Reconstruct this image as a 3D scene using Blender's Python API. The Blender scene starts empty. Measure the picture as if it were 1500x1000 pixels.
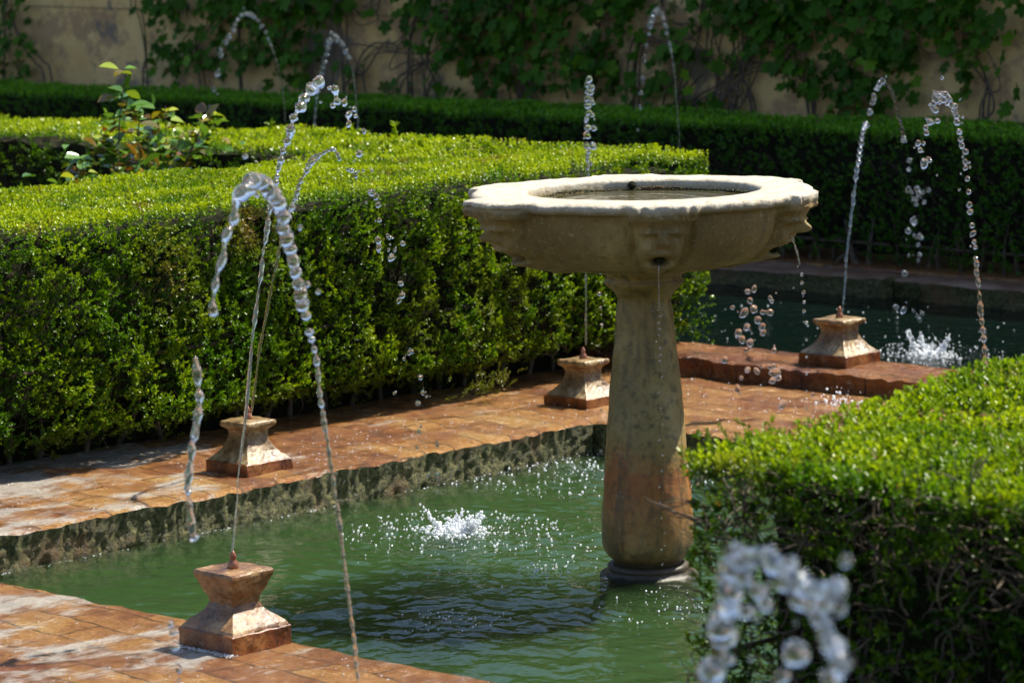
import bpy, math, random
import numpy as np
from mathutils import Matrix, Vector

# ------------------------------------------------------------ camera, light, exposure
scene = bpy.context.scene
col = scene.collection
CAM = np.array([6.178, -7.382, 2.003])
AZ = math.radians(132.3); PITCH = math.atan(649/4800.); ROLL = math.radians(0.8)
fw = np.array([math.cos(AZ)*math.cos(PITCH), math.sin(AZ)*math.cos(PITCH), -math.sin(PITCH)])
r0 = np.array([math.sin(AZ), -math.cos(AZ), 0.]); u0 = np.cross(r0, fw)
RT = r0*math.cos(ROLL)-u0*math.sin(ROLL); UP = np.cross(RT, fw)
cd = bpy.data.cameras.new('camera'); cam = bpy.data.objects.new('camera', cd); col.objects.link(cam)
cam.matrix_world = Matrix(((RT[0], UP[0], -fw[0], CAM[0]), (RT[1], UP[1], -fw[1], CAM[1]),
                           (RT[2], UP[2], -fw[2], CAM[2]), (0, 0, 0, 1)))
cd.sensor_fit = 'HORIZONTAL'; cd.sensor_width = 36; cd.lens = 115.2
cd.clip_start = .1; cd.clip_end = 500
cd.dof.use_dof = True; cd.dof.focus_distance = 9.6; cd.dof.aperture_fstop = 6.5
scene.camera = cam
SUN_EL = math.radians(58); SUN_AZ = math.radians(71)
w = bpy.data.worlds.new('World'); scene.world = w; w.use_nodes = True
nt = w.node_tree; bg = nt.nodes['Background']
sky = nt.nodes.new('ShaderNodeTexSky'); sky.sky_type = 'NISHITA'; sky.sun_disc = False
sky.sun_elevation = SUN_EL; sky.sun_rotation = math.radians(90)-SUN_AZ
nt.links.new(sky.outputs[0], bg.inputs[0]); bg.inputs[1].default_value = .088
sl = bpy.data.lights.new('sun', 'SUN'); sl.energy = 5.0; sl.angle = math.radians(.5); sl.color = (1, .93, .78)
so = bpy.data.objects.new('sun', sl); col.objects.link(so)
sd = Vector((math.cos(SUN_AZ)*math.cos(SUN_EL), math.sin(SUN_AZ)*math.cos(SUN_EL), math.sin(SUN_EL)))
so.rotation_euler = sd.to_track_quat('Z', 'Y').to_euler(); so.location = (0, 0, 12)
vs = scene.view_settings; vs.view_transform = 'Standard'; vs.look = 'None'; vs.exposure = 1.02; vs.gamma = 1

rng = np.random.default_rng(7); random.seed(7)

# ------------------------------------------------------------ helpers
def _h(ix, iy, iz, s):
    n = (ix*374761393 + iy*668265263 + iz*2147483647 + s*1274126177) & 0xffffffff
    n = ((n ^ (n >> 13))*1274126177) & 0xffffffff
    n = ((n ^ (n >> 16))*2246822519) & 0xffffffff
    return ((n ^ (n >> 15)) & 0xffff)/65535.*2-1
def noise(P, sc, s=0):
    """value noise in -1..1; P (n,3), sc = feature size"""
    Q = np.asarray(P, float)/sc; I = np.floor(Q).astype(np.int64); f = Q-I; f = f*f*(3-2*f)
    o = 0
    for a in (0, 1):
        for b in (0, 1):
            for c in (0, 1):
                o = o+_h(I[:, 0]+a, I[:, 1]+b, I[:, 2]+c, s)*(f[:, 0] if a else 1-f[:, 0])*(f[:, 1] if b else 1-f[:, 1])*(f[:, 2] if c else 1-f[:, 2])
    return o
def fbm(P, sc, s=0, n=3):
    return sum(noise(P, sc/2**i, s+i)*.5**i for i in range(n))
def sstep(a, b, x):
    t = np.clip((x-a)/(b-a), 0, 1); return t*t*(3-2*t)
def mesh_np(name, V, F, mats, parent=None, smooth=True, mi=None, attr=None):
    """F: (m,k) array or list of such arrays"""
    V = np.asarray(V, np.float32)
    Fs = F if isinstance(F, list) else [F]
    Fs = [np.asarray(f, np.int32) for f in Fs if len(f)]
    me = bpy.data.meshes.new(name)
    me.vertices.add(len(V)); me.vertices.foreach_set('co', V.ravel())
    tot = np.concatenate([np.full(len(f), f.shape[1], np.int32) for f in Fs]); idx = np.concatenate([f.ravel() for f in Fs])
    me.loops.add(len(idx)); me.loops.foreach_set('vertex_index', idx)
    me.polygons.add(len(tot)); st = np.concatenate([[0], np.cumsum(tot)[:-1]]).astype(np.int32)
    me.polygons.foreach_set('loop_start', st); me.polygons.foreach_set('loop_total', tot)
    me.polygons.foreach_set('use_smooth', np.full(len(tot), smooth, bool))
    for m in (mats if isinstance(mats, (list, tuple)) else [mats]): me.materials.append(m)
    if mi is not None: me.polygons.foreach_set('material_index', np.asarray(mi, np.int32))
    if attr is not None:
        a = me.attributes.new('tint', 'FLOAT_COLOR', 'POINT'); a.data.foreach_set('color', np.asarray(attr, np.float32).ravel())
    me.update(calc_edges=True); me.validate()
    o = bpy.data.objects.new(name, me); col.objects.link(o)
    if parent is not None: o.parent = parent
    return o
def tag(o, label=None, cat=None, group=None, kind=None):
    if label: o['label'] = label
    if cat: o['category'] = cat
    if group: o['group'] = group
    if kind: o['kind'] = kind
    return o
def empty(name, loc=(0, 0, 0)):
    o = bpy.data.objects.new(name, None); col.objects.link(o); o.location = loc; o.empty_display_size = .1; return o
def gridF(nu, nv, wrap=False, off=0):
    """nu rings of nv points"""
    i, j = np.meshgrid(np.arange(nu-1), np.arange(nv if wrap else nv-1), indexing='ij'); i = i.ravel(); j = j.ravel(); k = (j+1) % nv
    return np.stack([i*nv+j, i*nv+k, (i+1)*nv+k, (i+1)*nv+j], 1)+off
class Geo:
    """gathers pieces with one face size into one mesh"""
    def __init__(s): s.V = []; s.F = []; s.A = []; s.n = 0
    def add(s, V, F, A=None):
        s.V.append(V); s.F.append(np.asarray(F)+s.n); s.n += len(V)
        if A is not None: s.A.append(A)
    def build(s, name, mat, parent=None, smooth=True):
        ks = {}
        for f in s.F: ks.setdefault(f.shape[1], []).append(f)
        return mesh_np(name, np.concatenate(s.V), [np.concatenate(v) for v in ks.values()], mat, parent, smooth,
                       attr=np.concatenate(s.A) if s.A else None)
def ico(sub):
    import bmesh
    bm = bmesh.new(); bmesh.ops.create_icosphere(bm, subdivisions=sub, radius=1)
    V = np.array([v.co[:] for v in bm.verts]); F = np.array([[v.index for v in f.verts] for f in bm.faces]); bm.free(); return V, F
ICO1 = ico(1); ICO2 = ico(2); ICO3 = ico(3)
def tube(P, R, k=8, cap=True):
    P = np.asarray(P, float); R = np.broadcast_to(np.asarray(R, float), (len(P),))
    T = np.gradient(P, axis=0); T /= np.linalg.norm(T, axis=1)[:, None]+1e-9
    a = np.array([.31, .52, .79]); N = np.cross(T, a); N /= np.linalg.norm(N, axis=1)[:, None]+1e-9; B = np.cross(T, N)
    t = np.linspace(0, 2*math.pi, k, endpoint=False)
    V = P[:, None]+R[:, None, None]*(N[:, None]*np.cos(t)[None, :, None]+B[:, None]*np.sin(t)[None, :, None])
    return V.reshape(-1, 3), gridF(len(P), k, True)
def spline(P, n):
    """Catmull-Rom through P, n samples in all"""
    P = np.asarray(P, float); m = len(P); Q = np.vstack([2*P[0]-P[1], P, 2*P[-1]-P[-2]])
    u = np.linspace(0, m-1-1e-6, n); i = u.astype(int); t = (u-i)[:, None]
    a, b, c, d = Q[i], Q[i+1], Q[i+2], Q[i+3]
    return .5*((2*b)+(-a+c)*t+(2*a-5*b+4*c-d)*t*t+(-a+3*b-3*c+d)*t**3)
def inst(T, F, P, X, Y, Z, S):
    """copies of template T (k,3) at points P with axes X,Y,Z (n,3) and scale S (n,3)"""
    n = len(P); k = len(T)
    V = P[:, None]+(T[None, :, 0]*S[:, :1])[..., None]*X[:, None]+(T[None, :, 1]*S[:, 1:2])[..., None]*Y[:, None]+(T[None, :, 2]*S[:, 2:3])[..., None]*Z[:, None]
    FF = (F[None]+(np.arange(n)*k)[:, None, None]).reshape(-1, F.shape[1])
    return V.reshape(-1, 3), FF
def unit(a): return a/(np.linalg.norm(a, axis=-1, keepdims=True)+1e-9)
def frame(D, n=None):
    """axes: Y along D, Z a random normal"""
    D = unit(D); r = rng.normal(size=D.shape) if n is None else n+rng.normal(size=D.shape)*.35
    Xa = unit(np.cross(D, r)); Za = np.cross(Xa, D); return Xa, D, Za

# ------------------------------------------------------------ materials
def nodes(name):
    m = bpy.data.materials.new(name); m.use_nodes = True; t = m.node_tree; return m, t, t.nodes['Principled BSDF']
def N(t, typ, **kw):
    n = t.nodes.new('ShaderNode'+typ)
    for k, v in kw.items():
        if k.startswith('i_'): n.inputs[k[2:].replace('_', ' ')].default_value = v
        else: setattr(n, k, v)
    return n
def L(t, a, b): t.links.new(a, b)
def ramp(t, src, stops, interp='LINEAR'):
    r = t.nodes.new('ShaderNodeValToRGB'); r.color_ramp.interpolation = interp; e = r.color_ramp.elements
    while len(e) < len(stops): e.new(.5)
    for x, (p, c) in zip(e, stops): x.position = p; x.color = c if len(c) == 4 else tuple(c)+(1,)
    t.links.new(src, r.inputs[0]); return r.outputs[0]
def g(v): return (v, v, v)
def tex(t, sc, det=6, rough=.6, coord='Object', dist=0, scale3=None):
    tc = t.nodes.new('ShaderNodeTexCoord'); src = tc.outputs[coord]
    if scale3:
        mp = t.nodes.new('ShaderNodeMapping'); mp.inputs['Scale'].default_value = scale3; L(t, src, mp.inputs[0]); src = mp.outputs[0]
    n = N(t, 'TexNoise'); n.inputs['Scale'].default_value = sc; n.inputs['Detail'].default_value = det
    n.inputs['Roughness'].default_value = rough; n.inputs['Distortion'].default_value = dist; L(t, src, n.inputs['Vector']); return n.outputs[0]
def mixc(t, fac, a, b, mode='MIX'):
    m = N(t, 'Mix', data_type='RGBA', blend_type=mode)
    for s, v in ((m.inputs[0], fac), (m.inputs[6], a), (m.inputs[7], b)):
        if hasattr(v, 'is_linked'): L(t, v, s)
        else: s.default_value = v if isinstance(v, float) else (tuple(v)+(1,))[:4]
    return m.outputs[2]
def mth(t, op, a, b=0.):
    m = N(t, 'Math', operation=op)
    for s, v in ((m.inputs[0], a), (m.inputs[1], b)):
        if hasattr(v, 'is_linked'): L(t, v, s)
        else: s.default_value = v
    return m.outputs[0]
def bump(t, b, h, strength=.5, dist=.01, prev=None):
    n = N(t, 'Bump'); n.inputs['Strength'].default_value = strength; n.inputs['Distance'].default_value = dist
    L(t, h, n.inputs['Height'])
    if prev: L(t, prev, n.inputs['Normal'])
    L(t, n.outputs[0], b.inputs['Normal']); return n.outputs[0]
def xyz(t, coord='Object'):
    tc = t.nodes.new('ShaderNodeTexCoord'); s = N(t, 'SeparateXYZ'); L(t, tc.outputs[coord], s.inputs[0]); return s.outputs

def mat_leaf(name, dark, mid, tip, brown, trans=.35, rough=.34, spec=.35):
    m, t, b = nodes(name)
    a = N(t, 'Attribute', attribute_name='tint'); s = N(t, 'SeparateColor'); L(t, a.outputs['Color'], s.inputs[0])
    c = mixc(t, s.outputs[0], dark, mid); c = mixc(t, s.outputs[1], c, tip); c = mixc(t, s.outputs[2], c, brown)
    L(t, c, b.inputs['Base Color']); b.inputs['Roughness'].default_value = rough; b.inputs['Specular IOR Level'].default_value = spec
    tr = N(t, 'BsdfTranslucent'); c2 = mixc(t, 1., c, (1.0, 1.0, .45), 'MULTIPLY'); L(t, c2, tr.inputs[0])
    mx = N(t, 'MixShader'); mx.inputs[0].default_value = trans; L(t, b.outputs[0], mx.inputs[1]); L(t, tr.outputs[0], mx.inputs[2])
    L(t, mx.outputs[0], t.nodes['Material Output'].inputs[0]); return m
M = {}
M['box_leaf'] = mat_leaf('box_leaf', (.016, .058, .001), (.075, .20, .003), (.37, .46, .006), (.18, .10, .035), .42)
M['far_leaf'] = mat_leaf('far_leaf', (.022, .075, .002), (.065, .20, .004), (.16, .38, .008), (.12, .07, .03), .3, .45)
M['vine_leaf'] = mat_leaf('vine_leaf', (.022, .078, .003), (.075, .19, .009), (.18, .34, .02), (.13, .10, .03), .35, .5, .15)
M['rose_leaf'] = mat_leaf('rose_leaf', (.05, .14, .02), (.13, .26, .03), (.42, .46, .03), (.17, .055, .012), .3, .14, 1.)

m, t, b = nodes('dry_twig'); M['twig'] = m
L(t, ramp(t, tex(t, 30), [(.3, (.035, .022, .013)), (.7, (.16, .12, .08))]), b.inputs['Base Color']); b.inputs['Roughness'].default_value = .8
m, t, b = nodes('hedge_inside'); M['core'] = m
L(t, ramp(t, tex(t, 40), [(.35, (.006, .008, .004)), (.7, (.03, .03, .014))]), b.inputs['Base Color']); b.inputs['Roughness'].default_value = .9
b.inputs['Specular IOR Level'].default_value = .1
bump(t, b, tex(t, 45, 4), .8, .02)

# pale carved limestone of the basin
m, t, b = nodes('carved_limestone'); M['basin'] = m
n1 = tex(t, 3.2, 9, .65); n2 = tex(t, 22, 6, .6); n3 = tex(t, 2.2, 5, .6, scale3=(1, 1, .35))
c = ramp(t, n1, [(.32, (.13, .080, .020)), (.52, (.28, .19, .06)), (.70, (.44, .34, .155))])
c = mixc(t, ramp(t, n3, [(.42, g(0)), (.62, g(.75))]), c, (.14, .09, .022))
c = mixc(t, ramp(t, n2, [(.55, g(0)), (.72, g(.45))]), c, (.17, .14, .085))
z = xyz(t)[2]
c = mixc(t, ramp(t, tex(t, 24, 7, .65, scale3=(1, 1, .12)), [(.50, g(0)), (.62, g(.5))]), c, (.10, .075, .028))
c = mixc(t, ramp(t, tex(t, 75, 4, .7), [(.58, g(0)), (.66, g(.4))]), c, (.50, .43, .28))
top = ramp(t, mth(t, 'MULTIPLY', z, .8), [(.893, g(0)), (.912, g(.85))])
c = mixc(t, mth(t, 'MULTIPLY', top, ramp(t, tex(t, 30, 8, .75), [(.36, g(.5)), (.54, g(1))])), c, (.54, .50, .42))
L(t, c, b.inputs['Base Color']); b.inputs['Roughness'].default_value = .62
nb = bump(t, b, n2, .8, .012); bump(t, b, tex(t, 95, 5, .75), .9, .006, nb)

# weathered column stone: mossy brown with a rust-red band
m, t, b = nodes('weathered_column'); M['column'] = m
n1 = tex(t, 5, 9, .65); n2 = tex(t, 45, 6, .65); n3 = tex(t, 7, 7, .6, dist=.6); z = xyz(t)[2]
c = ramp(t, n1, [(.3, (.11, .070, .018)), (.5, (.23, .148, .036)), (.72, (.40, .29, .11))])
zz = mth(t, 'ADD', z, mth(t, 'MULTIPLY', mth(t, 'SUBTRACT', n3, .5), .35))
band = ramp(t, zz, [(.10, g(.15)), (.22, g(.6)), (.31, g(.9)), (.37, g(.1)), (.5, g(0))])
c = mixc(t, mth(t, 'MULTIPLY', band, ramp(t, n2, [(.38, g(.55)), (.55, g(1))])), c, (.34, .085, .015))
grey = ramp(t, zz, [(.38, g(0)), (.44, g(.35)), (.55, g(.25)), (.70, g(.0))])
c = mixc(t, grey, c, (.28, .235, .12))
streak = tex(t, 26, 6, .6, scale3=(1, 1, .10))
c = mixc(t, ramp(t, streak, [(.52, g(0)), (.64, g(.6))]), c, (.055, .04, .015))
c = mixc(t, ramp(t, tex(t, 90, 4, .7), [(.60, g(0)), (.66, g(.45))]), c, (.45, .38, .22))
c = mixc(t, ramp(t, zz, [(.0, g(.75)), (.07, g(.6)), (.14, g(0))]), c, (.055, .04, .02))
c = mixc(t, ramp(t, n2, [(.5, g(0)), (.66, g(.8))]), c, (.06, .05, .018))
c = mixc(t, ramp(t, z, [(.035, g(.9)), (.06, g(0))]), c, (.025, .018, .009))
L(t, c, b.inputs['Base Color']); b.inputs['Roughness'].default_value = .5
nb = bump(t, b, n2, .5, .005); bump(t, b, tex(t, 130, 4), .3, .002, nb)

def mat_pedestal(name, lo, mid, hi, wet):
    m, t, b = nodes(name); n1 = tex(t, 14, 8, .65); n2 = tex(t, 60, 6, .7)
    c = ramp(t, n1, [(.38, lo), (.52, mid), (.66, hi)])
    c = mixc(t, ramp(t, n2, [(.50, g(0)), (.64, g(.75))]), c, tuple(x*.35 for x in lo))
    L(t, c, b.inputs['Base Color'])
    L(t, ramp(t, n1, [(.35, g(wet)), (.7, g(wet+.3))]), b.inputs['Roughness'])
    nb = bump(t, b, n2, .45, .006); nb = bump(t, b, tex(t, 170, 4, .7), .45, .003, nb); b.inputs['Coat Weight'].default_value = .35; b.inputs['Coat Roughness'].default_value = .26; L(t, nb, b.inputs['Coat Normal']); return m
M['ped'] = mat_pedestal('pedestal_sandstone', (.11, .055, .018), (.24, .155, .065), (.42, .33, .19), .25)
M['ped_near'] = mat_pedestal('pedestal_ochre_stone', (.10, .038, .010), (.22, .105, .034), (.40, .26, .12), .25)
M['ped_base'] = mat_pedestal('pedestal_rusty_base', (.06, .014, .003), (.17, .042, .006), (.28, .11, .025), .2)
m, t, b = nodes('copper_nozzle'); M['nozzle'] = m
L(t, ramp(t, tex(t, 60), [(.3, (.16, .05, .03)), (.7, (.36, .17, .10))]), b.inputs['Base Color']); b.inputs['Roughness'].default_value = .28; b.inputs['Metallic'].default_value = .35

# wet terracotta paving, bricks laid in courses, with crusts of lime and sun glare painted in as whitish patches
def mat_paving(name, redder=0.):
    m, t, b = nodes(name)
    tc = N(t, 'TexCoord'); nz = N(t, 'TexNoise'); nz.inputs['Scale'].default_value = 5; L(t, tc.outputs['Object'], nz.inputs['Vector'])
    mp = N(t, 'Mapping'); mp.inputs['Rotation'].default_value = (0, 0, math.radians(4)); L(t, tc.outputs['Object'], mp.inputs[0])
    wv = N(t, 'Mix', data_type='RGBA'); wv.inputs[0].default_value = .055; L(t, mp.outputs[0], wv.inputs[6]); L(t, nz.outputs[1], wv.inputs[7])
    br = N(t, 'TexBrick'); br.offset = .5
    for k, v in dict(Scale=1.0).items(): br.inputs[k].default_value = v
    br.inputs['Brick Width'].default_value = .29; br.inputs['Row Height'].default_value = .135; br.inputs['Mortar Size'].default_value = .005; br.inputs['Mortar Smooth'].default_value = .6
    br.inputs['Color1'].default_value = (0, 0, 0, 1); br.inputs['Color2'].default_value = (1, 1, 1, 1); br.inputs['Mortar'].default_value = (.5, .5, .5, 1)
    L(t, wv.outputs[2], br.inputs['Vector'])
    n1 = tex(t, 2.6, 9, .66, dist=.5); n2 = tex(t, 16, 8, .7); n3 = tex(t, 70, 5, .7)
    a, bb, cc, dd = ((.05, .014, .002), (.17, .044, .004), (.33, .115, .012), (.42, .22, .05)) if redder else ((.09, .024, .003), (.27, .088, .010), (.43, .195, .036), (.52, .34, .12))
    v = mth(t, 'ADD', mth(t, 'MULTIPLY', n1, .6), mth(t, 'ADD', mth(t, 'MULTIPLY', n2, .38), mth(t, 'MULTIPLY', br.outputs[0], .12)))
    c = ramp(t, v, [(.38, a), (.50, bb), (.61, cc), (.76, dd)])
    c = mixc(t, ramp(t, tex(t, 6, 6, .6), [(.56, g(0)), (.68, g(.7))]), c, (.25, .06, .02))
    c = mixc(t, mth(t, 'MULTIPLY', br.outputs[1], mth(t, 'MULTIPLY', n1, 1.5)), c, (.05, .02, .008))
    c = mixc(t, ramp(t, tex(t, 9, 9, .75, scale3=(1, .35, 1)), [(.60, g(0)), (.68, g(.6))]), c, (.62, .54, .43))
    s_ = xyz(t); glare = mth(t, 'ADD', tex(t, 4, 9, .7, scale3=(1, .5, 1)), mth(t, 'MULTIPLY', mth(t, 'ADD', s_[0], s_[1]), -.055))
    c = mixc(t, ramp(t, glare, [(.62, g(0)), (.70, g(.85))]), c, (.60, .56, .50))  # pale patches painted for sun glare on the wet bricks, stronger to the left
    L(t, c, b.inputs['Base Color'])
    L(t, ramp(t, mth(t, 'ADD', mth(t, 'MULTIPLY', n2, .6), mth(t, 'MULTIPLY', n1, .4)), [(.40, g(.08)), (.6, g(.30))]), b.inputs['Roughness'])
    b.inputs['Coat Weight'].default_value = .6; b.inputs['Coat Roughness'].default_value = .22
    hh = mth(t, 'ADD', mth(t, 'MULTIPLY', n2, .7), mth(t, 'MULTIPLY', br.outputs[1], -.25))
    nb = bump(t, b, hh, .85, .045); nb = bump(t, b, n3, 1., .016, nb); L(t, nb, b.inputs['Coat Normal']); return m
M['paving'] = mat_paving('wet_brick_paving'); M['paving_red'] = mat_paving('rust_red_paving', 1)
m, t, b = nodes('mossy_pool_wall'); M['moss'] = m
n1 = tex(t, 9, 8, .7); n2 = tex(t, 60, 6, .7); n3 = tex(t, 3.5, 5, .6)
c = ramp(t, n2, [(.36, (.018, .024, .005)), (.5, (.085, .09, .02)), (.66, (.26, .23, .09))])
c = mixc(t, ramp(t, n3, [(.5, g(0)), (.62, g(.75))]), c, (.17, .085, .03))
L(t, c, b.inputs['Base Color']); L(t, ramp(t, n2, [(.4, g(.35)), (.65, g(.85))]), b.inputs['Roughness'])
nb = bump(t, b, n1, .9, .03); bump(t, b, n2, 1., .02, nb)
m, t, b = nodes('bed_soil'); M['soil'] = m
L(t, ramp(t, tex(t, 20, 8), [(.3, (.03, .02, .012)), (.7, (.11, .075, .045))]), b.inputs['Base Color']); b.inputs['Roughness'].default_value = .9; bump(t, b, tex(t, 40, 5), .8, .03)
m, t, b = nodes('ground_earth'); M['earth'] = m
L(t, ramp(t, tex(t, 3, 8), [(.3, (.015, .03, .006)), (.7, (.05, .065, .018))]), b.inputs['Base Color']); b.inputs['Roughness'].default_value = .9
m, t, b = nodes('far_coping'); M['farcop'] = m
c = ramp(t, tex(t, 7, 8, .65, scale3=(.5, 1, 1)), [(.3, (.07, .035, .02)), (.5, (.16, .09, .055)), (.7, (.26, .19, .14))])
L(t, c, b.inputs['Base Color']); b.inputs['Roughness'].default_value = .45; bump(t, b, tex(t, 18, 7, .7), .7, .02)

# water
def mat_water(name, deep, rough, bs, bd, tint2=None, sss=0.):
    m, t, b = nodes(name)
    if sss: b.inputs['Subsurface Weight'].default_value = 1; b.inputs['Subsurface Scale'].default_value = sss; b.inputs['Subsurface Radius'].default_value = (.7, 1, .8)
    if tint2: L(t, ramp(t, tex(t, 1.3, 3), [(.35, deep), (.65, tint2)]), b.inputs['Base Color'])
    else: b.inputs['Base Color'].default_value = tuple(deep)+(1,)
    b.inputs['Roughness'].default_value = rough; b.inputs['IOR'].default_value = 1.333
    nb = bump(t, b, tex(t, 9, 3, .5), bs, bd); bump(t, b, tex(t, 32, 3, .5), bs*.8, bd*.3, nb); return m
def mat_pool(name):
    m, t, b = nodes(name); out = t.nodes['Material Output']
    nb = bump(t, b, tex(t, 9, 3, .5), .35, .03); nb = bump(t, b, tex(t, 32, 3, .5), .28, .009, nb)
    fr = N(t, 'Fresnel'); fr.inputs[0].default_value = 1.34; L(t, nb, fr.inputs['Normal'])
    gl = N(t, 'BsdfGlossy'); gl.inputs['Roughness'].default_value = .03; L(t, nb, gl.inputs['Normal'])
    tr = N(t, 'BsdfTransparent'); tr.inputs[0].default_value = (.92, 1, .95, 1)
    mx = N(t, 'MixShader'); L(t, fr.outputs[0], mx.inputs[0]); L(t, tr.outputs[0], mx.inputs[1]); L(t, gl.outputs[0], mx.inputs[2]); L(t, mx.outputs[0], out.inputs['Surface'])
    v = N(t, 'VolumePrincipled'); v.inputs['Color'].default_value = (.125, .235, .085, 1); v.inputs['Density'].default_value = 3.2; v.inputs['Absorption Color'].default_value = (0, 0, 0, 1)
    L(t, v.outputs[0], out.inputs['Volume']); t.nodes.remove(b); return m
M['pool'] = mat_pool('green_pool_water')
M['canal'] = mat_water('dark_canal_water', (.002, .006, .005), .05, .5, .03)
M['basin_water'] = mat_water('basin_water', (.06, .055, .03), .03, .3, .008)
def mat_drop(name, milk, rough):
    m, t, b = nodes(name); b.inputs['Base Color'].default_value = (.97, .98, 1, 1); b.inputs['Roughness'].default_value = rough
    b.inputs['IOR'].default_value = 1.333; b.inputs['Transmission Weight'].default_value = 1; nb = bump(t, b, tex(t, 110, 2, .5), .5, .006); [t.links.remove(k_) for k_ in list(b.inputs['Normal'].links)]
    d = N(t, 'BsdfDiffuse'); d.inputs[0].default_value = (.9, .93, .97, 1); tr = N(t, 'BsdfTranslucent'); tr.inputs[0].default_value = (.9, .93, .97, 1)
    gl = N(t, 'BsdfGlossy'); gl.inputs['Roughness'].default_value = .13; L(t, nb, gl.inputs['Normal']); gl.inputs[0].default_value = (1, 1, 1, 1)
    m1 = N(t, 'MixShader'); m1.inputs[0].default_value = .5; L(t, d.outputs[0], m1.inputs[1]); L(t, tr.outputs[0], m1.inputs[2])
    m2 = N(t, 'MixShader'); m2.inputs[0].default_value = milk; L(t, b.outputs[0], m2.inputs[1]); L(t, m1.outputs[0], m2.inputs[2])
    m3 = N(t, 'MixShader'); m3.inputs[0].default_value = .07; L(t, m2.outputs[0], m3.inputs[1]); L(t, gl.outputs[0], m3.inputs[2])
    L(t, m3.outputs[0], t.nodes['Material Output'].inputs[0]); return m
M['drop'] = mat_drop('water_drop', .0, .0); M['foam_and_glints'] = mat_drop('water_foam_and_glints', .8, .1); M['spark'] = mat_drop('spray', .5, .05)

# old plaster of the garden wall
m, t, b = nodes('old_plaster'); M['wall'] = m
n1 = tex(t, .9, 9, .65); n2 = tex(t, 3.0, 9, .7); n3 = tex(t, 14, 7, .7)
c = ramp(t, n1, [(.3, (.50, .31, .11)), (.5, (.68, .46, .20)), (.7, (.76, .58, .31))])
c = mixc(t, ramp(t, n2, [(.50, g(0)), (.57, g(.8))]), c, (.36, .215, .12))
c = mixc(t, ramp(t, tex(t, 1.6, 8, .7, dist=.4), [(.57, g(0)), (.60, g(.85))]), c, (.17, .145, .12))
c = mixc(t, ramp(t, n3, [(.56, g(0)), (.72, g(.5))]), c, (.20, .14, .08))
L(t, c, b.inputs['Base Color']); b.inputs['Roughness'].default_value = .9
bump(t, b, n3, .5, .02)
VINE_BLOBS = [(-12.14,1.047,0.26,0.29,0.8,0),(-9.93,1.179,0.78,0.271,1,1),(-10.48,0.94,0.21,0.184,0.35,1),(-9.28,1.1,0.32,0.31,0.8,1),(-8.96,1.348,0.31,0.066,0.8,1),(-8.84,0.889,0.12,0.088,0.2,1),(-8.56,0.962,0.15,0.109,0.3,2),(-8.38,0.858,0.18,0.065,0.3,2),(-7.75,1.255,0.57,0.19,1,2),(-7.19,1.139,0.71,0.31,1,2),(-7.7,0.919,0.34,0.127,0.5,2),(-6.64,1.15,0.32,0.244,0.75,2),(-6.43,0.951,0.32,0.162,0.45,2),(-6.17,0.878,0.26,0.1,0.5,3),(-5.85,1.204,0.4,0.198,0.85,3),(-5.96,0.824,0.31,0.06,0.5,3),(-4.87,1.183,0.51,0.305,1,3),(-4.82,0.916,0.33,0.134,0.85,3),(-4.31,1.23,0.45,0.168,0.75,3),(-4.54,1.037,0.23,0.227,0.7,3),(-3.86,1.201,0.26,0.147,0.55,3),(-4.04,1.068,0.09,0.148,0.5,3),(-3.71,0.874,0.07,0.092,0.4,3),(-5.35,1.329,0.39,0.116,0.8,3),(-4.08,0.862,0.09,0.075,0.25,3)]
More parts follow.
